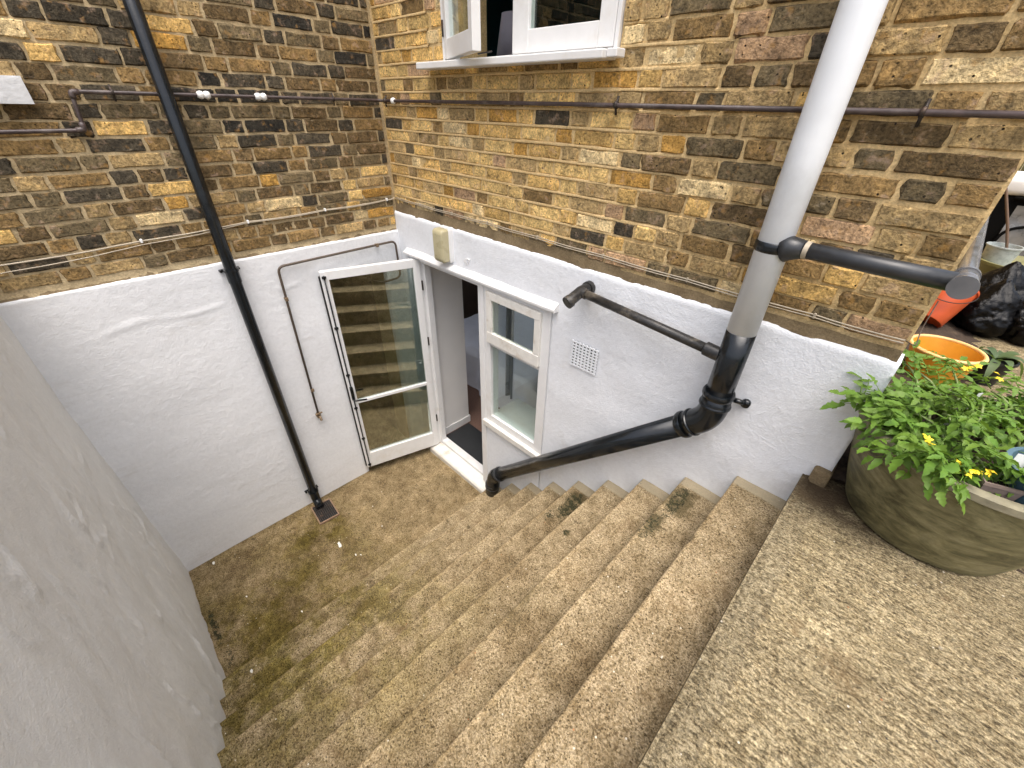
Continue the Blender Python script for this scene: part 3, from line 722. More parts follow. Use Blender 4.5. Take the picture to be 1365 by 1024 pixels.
lp = thing('table_lamp', (1.02, .30, 3.286), 'mauve lamp shade standing inside the open window', 'lamp')
mk('lamp_base', lathe([(.0, 0), (.06, 0), (.06, .01), (.012, .02), (.012, .05), (0, .05)], (1.02, .30, 3.286), 20), M_BRASS, lp, smooth=True)
mk('lamp_shade', lathe([(.115, .035), (.085, .22), (.083, .22), (.113, .035)], (1.02, .30, 3.286), 32, True), M_SHADE, lp, smooth=True)

# ------------------------------------------------------------------ wall fittings
wl = thing('wall_light', (.665, 0, 2.27), 'yellowed oblong bulkhead light above the basement door', 'light')
def pill(x, z, hw, hh, y0, y1, taper=1.0, r=.02, seg=6):
    V, F = [], []; ring = []
    for (sx, sz, a0) in ((1, 1, 0), (-1, 1, 90), (-1, -1, 180), (1, -1, 270)):
        for k in range(seg+1):
            a = math.radians(a0+90*k/seg); ring.append(((hw-r)*sx+r*math.cos(a), (hh-r)*sz+r*math.sin(a)))
    n = len(ring)
    for y, s in ((y0, 1), (y0+(y1-y0)*.7, 1), (y1+(y0-y1)*.08, (1+taper)/2), (y1, taper*.92)):
        for a, b in ring: V.append((x+a*s, y, z+b*s))
    for j in range(3):
        for i in range(n): F.append((j*n+i, j*n+(i+1) % n, (j+1)*n+(i+1) % n, (j+1)*n+i))
    F.append(tuple(3*n+i for i in range(n))); F.append(tuple(range(n))); return V, F
mk('base', pill(.668, 2.27, .062, .120, .004, -.035, .97), M_WHITE, wl, auto=40)
ln = mk('lens', pill(.665, 2.27, .056, .114, -.035, -.096, .82, .018), M_LENS, wl, auto=40)
for k in range(7): mk('rib', box((.630+k*.0117-.0025, -.0985, 2.185), (.630+k*.0117+.0025, -.0945, 2.355), .001), M_LENS, ln)
# air brick: frame bars over a dark sheet painted for the shade in its holes
ab = thing('air_brick', (1.927, 0, 1.875), 'white painted air brick with square holes in the rendered wall', 'vent')
x0, x1, z0, z1 = 1.832, 2.022, 1.79, 1.96; W, Hh = x1-x0, z1-z0
mk('backing', box((x0+.004, -.006, z0+.004), (x1-.004, -.003, z1-.004), 0), M_HOLE_SHADE, ab)
cb = []; nx, nz = 7, 8
for i in range(nx+1):
    t = x0+.009+(W-.018)*i/nx; cb.append(box((t-.0052, -.0125, z0), (t+.0052, -.0062, z1), .001))
mk('upright_bars', join(*cb), M_RENDER, ab)
cb = []
for i in range(nz+1):
    t = z0+.008+(Hh-.016)*i/nz; cb.append(box((x0, -.0118, t-.0045), (x1, -.0060, t+.0045), .001))
mk('cross_bars', join(*cb), M_RENDER, ab)
# numerals over the door
def numerals():
    c = bpy.data.curves.new('num', 'FONT'); c.body = '47'; c.size = .062; c.extrude = .004; c.bevel_depth = .0008
    o = bpy.data.objects.new('tmp', c); col.objects.link(o)
    dg = bpy.context.evaluated_depsgraph_get(); me = bpy.data.meshes.new_from_object(o.evaluated_get(dg))
    V = [v.co.copy() for v in me.vertices]; F = [tuple(p.vertices) for p in me.polygons]
    bpy.data.objects.remove(o); return [Vector((.845+v.x, -.006-v.z, 2.172+v.y)) for v in V], F
tag(mk('door_number', numerals(), M_WHITE), 'small white painted number above the doorway', 'number')
# white plaque
def plaque():
    us = lines([1.74, 2.25], .012); zs = lines([3.062, 3.162], .010)
    return sheet(us, zs, lambda a, b: True, lambda u, z: Vector((.040+(.006*abs(N3((u, z, 1), 28)) if 1.745 < u and 3.066 < z < 3.158 else 0), -u, z)), (-.05, 0, 0))
tag(mk('plaque', plaque(), simple('cracked_white_paint', (.60, .61, .62), .6, bumps=.9, var=.08, scale=18, dirt=((.42, .40, .36), .5)), auto=40), 'white plaque of cracked paint on the sooty brick wall', 'plaque')

# ------------------------------------------------------------------ pipes
R = .034; yp = -1.245
dp = thing('downpipe', (.065, yp, 0), 'black downpipe running down the sooty wall into the drain', 'pipe')
mk('pipe', tube([(.062, yp, 5.2), (.062, yp, 2.2), (.062, yp, .14)], R, 24), M_BLACK, dp, smooth=True)
for z in (2.2, .16):
    s = mk('socket', tube([(.062, yp, z-.07), (.062, yp, z), (.062, yp, z+.001), (.062, yp, z+.018)], [.038, .038, .043, .043], 24), M_BLACK, dp, auto=40)
    mk('bracket', join(box((.002, yp-.058, z-.008), (.014, yp+.058, z+.008), .003), tube([(.004, yp-.05, z), (.03, yp-.05, z)], .008, 10), tube([(.004, yp+.05, z), (.03, yp+.05, z)], .008, 10)), M_BLACK, s)
mk('shoe', tube(bend([(.062, yp, .14), (.062, yp, .07), (.135, yp-.005, .015)], .03), .036, 24), M_BLACK, dp, smooth=True)
# drain grate
dg_ = thing('drain_grate', (.19, -1.235, 0), 'small rusty square drain grate under the downpipe', 'drain')
ca, sa = math.cos(math.radians(-4)), math.sin(math.radians(-4))
def drot(vf): return [Vector((.195+(v.x*ca-v.y*sa), -1.235+(v.x*sa+v.y*ca), v.z)) for v in vf[0]], vf[1]
mk('pit', drot(box((-.11, -.08, -.010), (.11, .08, .0025), 0)), M_HOLE_SHADE, dg_)  # solid dark block standing in for the shade below the bars
mk('rim', drot(join(box((-.118, -.088, -.01), (.118, -.078, .012), .002), box((-.118, .078, -.01), (.118, .088, .012), .002), box((-.118, -.0775, -.01), (-.108, .0775, .0118), .002), box((.108, -.0775, -.01), (.118, .0775, .0118), .002))), M_IRONR, dg_)
for i in range(9): mk('bar', drot(box((-.107, -.066+i*.0165-.0035, .001), (.107, -.066+i*.0165+.0035, .009), .001)), M_IRON, dg_)
for x in (-.038, .038): mk('cross_bar', drot(box((x-.006, -.077, .002), (x+.006, .077, .0105), .001)), M_IRON, dg_)
# soil pipe
px, py, r = 2.705, -.095, .055
so = thing('soil_pipe', (px, py, 1.8), 'pale grey soil pipe turning black and slanting down along the steps', 'pipe')
mk('upper_pipe', tube([(px, py, 5.3), (px, py, 3), (px, py, 2.365)], r, 36), M_PVCW, so, smooth=True, label='pale grey upper length')
mk('lower_pipe', tube([(px, py, 2.365), (px, py, 2.2), (px, py, 1.97)], r+.0008, 36), M_BLACK, so, smooth=True, label='black painted lower length')
E0, E1 = Vector((px, py, 1.925)), Vector((1.235, py, .42))
dd = (E1-E0).normalized()
mk('sloping_pipe', tube([E0+dd*.10, (E0+E1)/2, E1-dd*.02], r, 36), M_BLACK, so, smooth=True)
el = mk('elbow', tube(bend([(px, py, 2.06), E0, E0+dd*.15], .09, 10), .062, 36), M_BLACK, so, smooth=True)
for p, q in (((px, py, 2.045), (px, py, 2.075)), ((px, py, 1.995), (px, py, 2.012)), (E0+dd*.125, E0+dd*.155), (E0+dd*.085, E0+dd*.098)):
    mk('collar', tube([p, Vector(p).lerp(Vector(q), .3), Vector(p).lerp(Vector(q), .7), q], [.064, .068, .068, .064], 36), M_BLACK, el, auto=40)
e2 = mk('lower_elbow', tube(bend([E1-dd*.10, E1, (1.215, py, .27), (1.205, py, .19)], .07, 8), .060, 36), M_BLACK, so, smooth=True)
for p, q in ((E1-dd*.11, E1-dd*.085), ((1.213, py, .315), (1.212, py, .295)), ((1.211, py, .278), (1.21, py, .262))):
    mk('collar', tube([p, Vector(p).lerp(Vector(q), .3), Vector(p).lerp(Vector(q), .7), q], [.061, .065, .065, .061], 36), M_BLACKP, e2, auto=40)
mk('outlet', tube([(1.205, py, .2), (1.205, py, .02)], .055, 30), M_BLACK, so, smooth=True)
mk('bracket', join(tube([(px+.06, py+.05, 2.03), (px+.085, -.025, 2.02), (px+.10, -.003, 2.015)], .012, 10), tube([(px+.10, -.02, 2.015), (px+.10, .0, 2.015)], .02, 12)), M_BLACK, so, smooth=True)
# old waste pipe from the wall into the soil pipe
wp = thing('waste_pipe', (1.9, 0, 2.29), 'worn black waste pipe with tee from the white render to the soil pipe', 'pipe')
a, b = Vector((1.905, -.085, 2.295)), Vector((2.655, -.092, 2.235))
mk('pipe', tube([a, (a+b)/2, b], .0225, 20), M_BLACKW, wp, smooth=True)
t_ = mk('tee', join(tube([(1.905, .01, 2.30), (1.905, -.085, 2.295), (1.895, -.16, 2.262)], .030, 20), tube([a+(b-a)*.0, a+(b-a)*.05], .028, 20)), M_BLACKW, wp, auto=40)
mk('collar', tube([(1.905, -.004, 2.30), (1.905, -.03, 2.298)], .036, 20), M_BLACKW, t_, auto=40)
mk('access_cap', tube([(1.897, -.155, 2.264), (1.892, -.178, 2.254)], .034, 20), M_BLACKW, t_, auto=40)
mk('joint', tube([b-(b-a)*.09, b-(b-a)*.085, b-(b-a)*.0], [.026, .031, .031], 20), M_BLACKW, wp, auto=40)
# black branch from the strap to the capped tee at the house corner
wq = thing('waste_pipe', (2.77, -.12, 2.7), 'black plastic waste pipe strapped to the soil pipe and capped at the corner', 'pipe')
a, b = Vector((2.775, -.12, 2.715)), Vector((3.195, -.145, 2.712))
mk('pipe', tube([a, (a+b)/2, b], .0265, 24), M_BLACKP, wq, smooth=True)
mk('strap', tube([(px, py, 2.685), (px, py, 2.69), (px, py, 2.715), (px, py, 2.72)], [.0565, .0605, .0605, .0565], 36, False), M_BLACK, wq, auto=50)
mk('boss', tube([(px+.045, -.11, 2.705), (px+.06, -.115, 2.71), (px+.10, -.12, 2.714)], [.045, .040, .030], 24), M_BLACKP, wq, smooth=True)
mk('joint', tube([a+(b-a)*.075, a+(b-a)*.11], .0285, 20), M_CABLE, wq, auto=40, label='white sealant ring')
c0 = Vector((3.203, -.20, 2.716)); up_ = Vector((.006, 1, .004)).normalized()
mk('tee', tube([c0, c0+up_*.115], .0285, 28), M_CHROME, wq, smooth=True)
mk('cap', tube([c0-up_*.004, c0+up_*.010], .0315, 32), M_CHROME, wq, auto=40)
mk('rising_pipe', tube([c0+up_*.11, c0+up_*.12, c0+up_*2.4], .0225, 28), M_CHROME, wq, smooth=True)
mk('ring', tube([c0+up_*.105, c0+up_*.122], .0305, 28), M_CHROME, wq, auto=40)
# conduit across both brick walls
cp = thing('conduit_pipe', (.5, -.03, 3.1), 'thin maroon conduit running across both brick walls below the window', 'pipe')
path = bend([(.024, -2.6, 2.955), (.024, -1.615, 2.960), (.024, -1.60, 3.112), (.024, -.03, 3.108), (.05, -.004, 3.107), (1.6, -.008, 3.106), (3.19, -.008, 3.10)], .018, 5)
mk('pipe', tube(path, .009, 14), M_CONDUIT, cp, smooth=True)
for y in (-1.615, -1.6):
    z = 2.962 if y == -1.615 else 3.11
    mk('elbow', tube(bend([(.024, y+(-.03 if y == -1.615 else 0), z if y == -1.615 else z-.025), (.024, y, z), (.024, y+(0 if y == -1.615 else .03), z+.03 if y == -1.615 else z)], .02), .0128, 14), M_CONDUIT, cp, smooth=True)
for p in ((.024, -1.085, 3.112), (.024, -1.055, 3.112), (.024, -.80, 3.111), (.024, -.77, 3.111), (.17, -.006, 3.107)):
    p = Vector(p); ax = Vector((0, 1, 0)) if p.y < -.1 else Vector((1, 0, 0))
    mk('putty_joint', tube([p-ax*.016, p-ax*.010, p, p+ax*.010, p+ax*.016], [.011, .017, .0185, .017, .011], 14, wob=.3), M_PUTTY, cp, smooth=True, label='white putty lump')
for p in ((.012, -1.45, 3.112), (.012, -.35, 3.11), (.08, -.0, 3.107), (1.92, .004, 3.106), (2.93, .004, 3.102)):
    p = Vector(p); ax = Vector((0, 1, 0)) if p.y < -.1 else Vector((1, 0, 0)); o_ = Vector((1, 0, 0)) if p.y < -.1 else Vector((0, -1, 0))
    mk('clip', join(tube([p+o_*.012-ax*.006, p+o_*.012+ax*.006], .0145, 12), tube([p+zz*.03, p+o_*.016+zz*.0, p-zz*.035+o_*.006], .005, 8)), M_IRON, cp, smooth=True)
# small pipe with tap on the white render
gp = thing('tap_pipe', (.03, -1.0, .88), 'thin bronze pipe bent over the white wall beside the door with a tap', 'pipe')
mk('pipe', tube(bend([(-.25, -.30, 1.86), (.02, -.22, 1.86), (.03, -.05, 1.87), (.03, -.055, 2.172), (.03, -.97, 2.158), (.03, -1.0, .90)], .045, 8), .0085, 12), M_BRONZE, gp, smooth=True)
for p, ax in (((.03, -.22, 2.169), Vector((0, 1, 0))), ((.03, -.976, 1.93), zz), ((.03, -.99, 1.15), zz)):
    p = Vector(p); mk('clip', join(tube([p-ax*.006, p+ax*.006], .0125, 12), tube([p+Vector((-.03, 0, 0)), p], .007, 8), box(p+Vector((.004, -.012, -.014)), p+Vector((.014, .012, .014)), .003)), M_BRASS, gp)
tp = mk('tap', join(tube([(.03, -1.0, .92), (.03, -1.0, .87)], .015, 12), tube([(.03, -1.0, .89), (.06, -1.0, .885), (.072, -1.0, .86)], .010, 12), tube([(.005, -1.0, .89), (.03, -1.0, .89)], .018, 12)), M_BRASS, gp, auto=40)
mk('lever', join(tube([(.04, -1.0, .90), (.055, -1.0, .925)], .006, 8), box((.05, -1.028, .92), (.06, -.972, .932), .003)), M_BRASS, tp)
# cables
def sag(pts, n=8, amp=.004, seed=1):
    out = []
    for a, b in zip(pts[:-1], pts[1:]):
        a, b = Vector(a), Vector(b)
        for k in range(n): t = k/n; p = a.lerp(b, t); p.z += -amp*math.sin(math.pi*t)+.0015*N3((p.x, p.y, seed), 9); out.append(p)
    return out+[Vector(pts[-1])]
ka = [(.02, .010, 2.492), (.35, .006, 2.488), (.72, .006, 2.486), (1.08, .006, 2.487), (1.5, .006, 2.482), (1.95, .006, 2.478), (2.4, .004, 2.475), (2.9, .004, 2.472), (3.168, .0, 2.47)]
c1 = thing('twin_cable', (1.6, 0, 2.48), 'pair of dirty white cables clipped along the yellow brick wall', 'cable')
mk('cable', tube(sag(ka), .0028, 8), M_CABLE, c1, smooth=True); mk('cable', tube(sag([(x, y-.001, z-.010) for x, y, z in ka], seed=4), .0024, 8), M_CABLE, c1, smooth=True)
for x, y, z in ka[1:-1]: mk('clip', box((x-.004, y-.006, z-.014), (x+.004, y+.012, z+.006), .002), M_CABLE, c1)
mk('drop_loop', tube(bend([(3.168, 0, 2.47), (3.20, -.02, 2.465), (3.190, .03, 2.50), (3.189, .06, 2.60)], .03), .0018, 8), M_BRONZE, c1, smooth=True)
kb = [(.0, -2.6, 2.40), (.0, -2.15, 2.418), (.0, -1.6, 2.436), (.0, -1.05, 2.458), (.0, -.55, 2.466), (.0, -.06, 2.478), (.02, -.004, 2.49)]
c2 = thing('twin_cable', (0, -1.2, 2.44), 'two thin white cables drooping along the sooty brick wall', 'cable')
mk('cable', tube(sag(kb, amp=.006), .0040, 8), M_CABLE, c2, smooth=True); mk('cable', tube(sag([(x+.002, y, z-.03*sstep(-1.0, -2.2, y)-.004) for x, y, z in kb[:-1]], amp=.008, seed=6), .0026, 8), M_CABLE, c2, smooth=True)
for x, y, z in kb[2:-1]: mk('clip', box((-.012, y-.006, z-.010), (.008, y+.006, z+.010), .003), M_PUTTY, c2)

# ------------------------------------------------------------------ planter with tomato plants
PC = Vector((3.50, .06, ZT))
pl = thing('round_planter', PC, 'large round olive planter stained with algae at the head of the steps', 'planter')
mk('shell', lathe([(0, .002), (.228, .002), (.245, .012), (.28, .12), (.312, .24), (.338, .36), (.342, .385), (.318, .385), (.30, .30), (0, .30)], PC, 72), M_OLIVE, pl, auto=40)
mk('rim', lathe([(.3425, .372), (.349, .378), (.349, .400), (.342, .405), (.318, .405), (.312, .398), (.312, .372)], PC, 72, True), M_RIM, pl, auto=40)
mk('soil', disc(PC, .311, ZT+.335, 40, .02), M_SOIL, pl, smooth=True)
def leaflet(L, Wd, r, curl=.15):
    """lobed leaflet along +x, 10 faces"""
    prof = [(0, .06), (.12, .62), (.26, 1.0), (.36, .74), (.5, .95), (.62, .60), (.74, .66), (.86, .36), (1, 0)]
    V, F = [], []
    for i, (t, wd) in enumerate(prof):
        z = -curl*L*t*t + .04*L*r.uniform(-1, 1); h = wd*Wd*.5
        V += [(t*L, -h*r.uniform(.85, 1.1), z+.22*h), (t*L, 0, z-.04*h), (t*L, h*r.uniform(.85, 1.1), z+.22*h)]
    for i in range(len(prof)-1):
        a = i*3; F += [(a, a+3, a+4, a+1), (a+1, a+4, a+5, a+2)]
    return V, F
def compound(seed, n=3, Ls=.112, lw=.52):
    """leaf with paired leaflets on a drooping stalk along +x"""
    r = random.Random(seed); parts = []; droop = r.uniform(.3, .9)
    def st(t): return Vector((Ls*t, .012*math.sin(3*t+seed), .25*Ls*t-droop*Ls*t*t*.7))
    parts.append(tube([st(t) for t in (0, .25, .5, .75, 1)], [.0025, .002, .0018, .0014, .001], 5))
    def add(t, ang, L):
        vf = leaflet(L, L*lw*r.uniform(.85, 1.2), r, r.uniform(.05, .45))
        M = Matrix.Translation(st(t)) @ Matrix.Rotation(ang, 4, 'Z') @ Matrix.Rotation(r.uniform(-.5, .4), 4, 'X') @ Matrix.Rotation(r.uniform(-.1, .5), 4, 'Y')
        parts.append(xf(vf, M))
    for k in range(n):
        t = .3+.6*k/n; L = Ls*r.uniform(.30, .44)*(1 if k else .75)
        for s in (-1, 1): add(t, s*r.uniform(.8, 1.35), L)
    add(1, r.uniform(-.2, .2), Ls*r.uniform(.42, .55))
    return join(*parts)
def leafmesh(name, vf, mat):
    me = bpy.data.meshes.new(name); me.from_pydata([tuple(v) for v in vf[0]], [], vf[1]); me.materials.append(mat)
    me.polygons.foreach_set('use_smooth', [True]*len(me.polygons)); return me
LM = [leafmesh('tomato_leaf', compound(s, 3 if s % 3 else 2), M_LEAF) for s in range(10)]
LM2 = [leafmesh('fresh_leaf', compound(40+s, 2, .10, .6), M_LEAF2) for s in range(4)]
def flowers(seed):
    r = random.Random(seed); V = [Vector((0, 0, .002))]; F = []
    for q in range(5):
        a = q*1.257+r.gauss(0, .1); d = Vector((math.cos(a), math.sin(a), -.25)); t = Vector((-math.sin(a), math.cos(a), 0)); k = len(V)
        V += [d*.007+t*.0042, d*.0135, d*.007-t*.0042]; F.append((0, k, k+1, k+2))
    return V, F
FM = [leafmesh('flower', flowers(s), M_YEL) for s in range(3)]
pr = random.Random(21)
def tomato(base, label, stems, nleaf, lm, spread, flower_pts=(), scale=1.0):
    t = thing('tomato_plant', base, label, 'plant', 'tomato plants in the round planter')
    base = Vector(base); tubes = []; spots = []
    for (az, ln_, rise) in stems:
        a = math.radians(az); pts = [base+Vector((pr.gauss(0, .012), pr.gauss(0, .012), -.02))]
        for k in range(1, 6):
            q = k/5; pts.append(base+Vector((math.cos(a)*ln_*q+.012*N3((q*4, az, 1)), math.sin(a)*ln_*q+.012*N3((q*4, az, 2)), rise*(1.7*q-.95*q*q))))
        tubes.append(tube(pts, [.006, .0055, .005, .0042, .0034, .0022], 7)); spots += [(pts[k], pts[min(k+1, 5)]-pts[k-1], k/5) for k in range(1, 6)]
    mk('stem', join(*tubes), M_STEM, t, smooth=True)
    for i in range(nleaf):
        p, dr, q = spots[i % len(spots)]; az = math.atan2(dr.y, dr.x) + pr.choice((-1, 1))*pr.uniform(.3, 1.5)
        o = bpy.data.objects.new('leaf', pr.choice(lm)); col.objects.link(o); o.parent = t
        o.location = p-base+Vector((pr.gauss(0, .012), pr.gauss(0, .012), pr.uniform(-.015, .02)))
        o.rotation_euler = (pr.gauss(0, .3), pr.gauss(-.05, .35), az); o.scale = [pr.uniform(.65, 1.15)*scale]*3
    for p in [Vector(q)+Vector((pr.gauss(0, .016), pr.gauss(0, .016), pr.gauss(0, .008))) for q in flower_pts for _ in range(2)]:
        o = bpy.data.objects.new('flower', pr.choice(FM)); col.objects.link(o); o.parent = t; o.location = Vector(p)-base
        o.rotation_euler = (pr.gauss(0, .4), pr.gauss(0, .4), pr.random()*6)
    return t
zs0 = ZT+.335
tomato((3.34, .05, zs0), 'tomato plant leaning over the white render at the planter edge', [(165, .23, .18), (205, .22, .16), (240, .19, .14), (130, .22, .24), (280, .15, .22), (185, .24, .12)], 78, LM, .2, [(3.36, -.16, zs0+.10)])
tomato((3.44, -.06, zs0), 'tomato plant with yellow flower trusses trailing over the planter rim', [(235, .19, .10), (285, .14, .14), (180, .16, .17), (255, .21, .12), (90, .16, .22)], 78, LM, .2,
       [(3.445, -.22, zs0+.115), (3.425, -.235, zs0+.11), (3.475, -.225, zs0+.125), (3.46, -.25, zs0+.105)])
tomato((3.42, .17, zs0), 'leafy tomato plant standing before the orange tub', [(110, .2, .20), (60, .2, .20), (170, .2, .22), (20, .18, .2), (260, .16, .22)], 78, LM, .2, [(3.40, .33, zs0+.20), (3.36, .25, zs0+.20), (3.47, .28, zs0+.22)])
tomato((3.60, .15, zs0), 'tomato plant in the middle of the round planter', [(80, .2, .18), (140, .18, .2), (10, .15, .18), (210, .14, .2), (300, .13, .17)], 54, LM, .2, [(3.66, .24, zs0+.17), (3.68, .22, zs0+.15)])
tomato((3.37, -.07, zs0), 'low bushy tomato plant hiding the planter rim nearest the steps', [(200, .14, .15), (225, .16, .12), (250, .15, .13), (175, .15, .17), (140, .10, .20), (300, .10, .18)], 70, LM, .2, [(3.33, -.17, zs0+.13)])
# pots standing in the planter
bt = thing('plant_tub', (3.63, -.12, zs0), 'blue grey plastic tub holding a young plant inside the planter', 'tub')
def tub(c, r0, r1, h, wall=.006, n=40): return lathe([(0, 0), (r0, 0), (r0+(r1-r0)*.9, h*.9), (r1+.006, h*.91), (r1+.006, h), (r1-wall, h), (r0+(r1-r0)*.75-wall, h*.8), (0, h*.8)], c, n)
mk('shell', tub((3.63, -.12, zs0-.02), .085, .115, .15), M_BLUE, bt, auto=40)
mk('soil', disc((3.63, -.12), .10, zs0+.105, 30, .01), M_SOIL, bt)
yp2 = thing('young_plant', (3.63, -.12, zs0+.10), 'bright green young plant growing in the blue tub', 'plant')
mk('stem', tube([(3.63, -.12, zs0+.09), (3.63, -.12, zs0+.16)], .004, 6), M_STEM, yp2)
for i in range(11):
    o = bpy.data.objects.new('leaf', LM2[i % 4]); col.objects.link(o); o.parent = yp2; o.location = (pr.gauss(0, .008), pr.gauss(0, .008), pr.uniform(.02, .055)); o.rotation_euler = (pr.gauss(0, .2), pr.gauss(-.1, .3), i*2.4); o.scale = [pr.uniform(.8, 1.2)]*3
sp = thing('square_pot', (3.515, -.185, zs0), 'small square taupe pot with a seedling at the planter rim', 'pot')
def sqpot(c, a0, a1, h, rot):
    V, F = [], []
    for (a, z) in ((a0, 0), (a1*.97, h*.86), (a1*1.06, h*.88), (a1*1.06, h), (a1*.96, h), (a0*.95, h*.5)):
        for k in range(4):
            q = rot+math.pi/4+k*math.pi/2; V.append((c[0]+a*1.414*math.cos(q), c[1]+a*1.414*math.sin(q), c[2]+z))
    for j in range(5):
        for k in range(4): F.append((j*4+k, j*4+(k+1) % 4, (j+1)*4+(k+1) % 4, (j+1)*4+k))
    F.append((0, 1, 2, 3)); F.append((20, 21, 22, 23)); return V, F
mk('shell', sqpot((3.515, -.185, zs0-.005), .034, .045, .095, .35), M_TAUPE, sp)
mk('soil', disc((3.515, -.185), .036, zs0+.07, 16, .004), M_SOIL, sp)
sl = thing('seedling', (3.515, -.185, zs0+.07), 'pale curly seedling sprouting from the square pot', 'plant')
mk('stem', tube([(3.515, -.185, zs0+.06), (3.515, -.18, zs0+.105)], .003, 6), M_STEM, sl)
for i in range(9):
    o = bpy.data.objects.new('leaf', LM2[i % 4]); col.objects.link(o); o.parent = sl; o.location = (pr.gauss(0, .012), pr.gauss(0, .012), pr.uniform(.01, .045)); o.rotation_euler = (pr.gauss(0, .4), pr.gauss(-.2, .4), i*2.4+1); o.scale = [pr.uniform(.38, .55)]*3
tag(mk('plant_label', obox((3.535, -.145, zs0+.12), Vector((.028, .006, 0)), Vector((.0, .0012, 0)), Vector((0, .012, .075)), .0004), M_WHITE), 'white plastic plant label stuck in the square pot', 'label')
for (x, y, z, a) in ((3.40, .10, zs0+.12, .4), (3.43, .20, zs0+.14, 1.0), (3.47, .16, zs0+.12, .2)):
    tag(mk('plant_tag', obox((x, y, z-.03), Vector((math.cos(a)*.022, math.sin(a)*.022, 0)), Vector((-math.sin(a)*.0015, math.cos(a)*.0015, 0)), Vector((.006, -.01, .10)), .0004), M_WHITE), 'white plant tag among the tomato leaves', 'tag', 'white tags among the tomato leaves')

# ------------------------------------------------------------------ soil heap and things round the corner
def heap():
    V, F = [], []; nu, nv = 40, 60
    for j in range(nv+1):
        for i in range(nu+1):
            x = 3.165+.62*i/nu; y = .02+2.9*j/nv
            h = .055*sstep(.45, 0, x-3.2)*sstep(-.02, .12, y)+.02
            h *= sstep(3.72, 3.40, x+.05*N3((x, y, 0), 6)); h += .014*N3((x, y, 2), 22)+.006*N3((x, y, 2), 60)-.006
            V.append((x, y, ZT+h))
    for j in range(nv):
        for i in range(nu): a = j*(nu+1)+i; F.append((a, a+1, a+nu+2, a+nu+1))
    return V, F
tag(mk('soil_bed', heap(), M_SOIL, smooth=True), kind='stuff')
sb = mk('edging_stone', box((3.135, -.035, ZT-.02), (3.20, .09, ZT+.07), .012), M_CEM); tag(sb, 'broken cement stub at the foot of the white render by the planter', 'stone')
ot = thing('orange_tub', (3.40, 1.33, ZT), 'orange yellow plastic tub with pale rim behind the tomato plants', 'tub')
mk('shell', lathe([(0, .0), (.108, .0), (.112, .01), (.155, .20), (.149, .20), (.105, .016), (0, .016)], (3.40, 1.33, ZT+.02), 48), M_ORANGE, ot, auto=40)
mk('rim', lathe([(.150, .196), (.166, .198), (.170, .206), (.164, .213), (.150, .212)], (3.40, 1.33, ZT+.02), 48, True), simple('pale_orange_rim', (.80, .50, .20), .45), ot, smooth=True)
rb = thing('red_bucket', (3.30, 2.25, ZT), 'red orange bucket leaning at the house corner beside the rubbish sacks', 'bucket')
BM = Matrix.Translation((3.285, 2.18, ZT+.085)) @ Matrix.Rotation(math.radians(-38), 4, 'X') @ Matrix.Rotation(math.radians(10), 4, 'Y')
mk('shell', xf(lathe([(0, .008), (.098, .008), (.102, .0), (.106, .006), (.140, .26), (.148, .262), (.148, .275), (.136, .275), (.10, .02), (0, .02)], n=44), BM), M_RED, rb, auto=40)
mk('handle', xf(tube([Vector((.150*math.cos(a), -.02-.13*math.sin(a), .255-.15*math.sin(a))) for a in [math.pi*k/14 for k in range(15)]], .003, 8), BM), M_IRON, rb, smooth=True)
bp = thing('black_plant_pot', (3.63, 1.60, ZT), 'small black plastic pot holding a strap leaved plant', 'pot')
mk('shell', tub((3.63, 1.60, ZT), .062, .088, .16, .004, 32), M_POTB, bp, auto=40)
sp2 = thing('strap_leaved_plant', (3.63, 1.60, ZT+.13), 'green strap leaved plant growing in the small black pot', 'plant')
def strap(L, Wd, lift, fall):
    V, F = [], []; n = 7
    for i in range(n+1):
        t = i/n; x = L*(t-.25*t*t); z = lift*L*t-fall*L*t*t; h = Wd*.5*(math.sin(math.pi*min(1, t*.85+.10)))
        V += [(x, -h, z+.25*h), (x, 0, z), (x, h, z+.25*h)]
    for i in range(n): a = i*3; F += [(a, a+3, a+4, a+1), (a+1, a+4, a+5, a+2)]
    return V, F
for i in range(9):
    o = bpy.data.objects.new('leaf', leafmesh('strap_leaf', strap(pr.uniform(.15, .24), pr.uniform(.035, .05), pr.uniform(.5, 1.0), pr.uniform(.5, 1.1)), M_LEAFD)); col.objects.link(o)
    o.parent = sp2; o.location = (0, 0, pr.uniform(0, .03)); o.rotation_euler = (0, 0, i*2.4+.4)
def bag(c, s, seed):
    bm = bmesh.new(); bmesh.ops.create_icosphere(bm, subdivisions=5, radius=1); c = Vector(c)
    for v in bm.verts:
        d = v.co.normalized(); q = d*1.0+Vector((seed*3.7, seed, 0))
        k = 1+.22*noise.noise(q*1.6)
        f1 = 1-abs(noise.noise(q*3.2+Vector((noise.noise(q*2)*1.5, 0, 0)))); f2 = 1-abs(noise.noise(q*8+Vector((0, noise.noise(q*5), 0))))
        k += .16*(f1-.7)+.10*(f2-.7)+.035*(1-abs(noise.noise(q*17)))
        p = Vector((d.x*s[0], d.y*s[1], d.z*s[2]))*k
        if d.z > .75: p.z += s[2]*.5*(d.z-.75)/.25; p.x *= 1-.5*(d.z-.75)/.25; p.y *= 1-.5*(d.z-.75)/.25
        v.co = c+p; v.co.z = max(v.co.z, ZT+.004)
    return from_bm(bm)
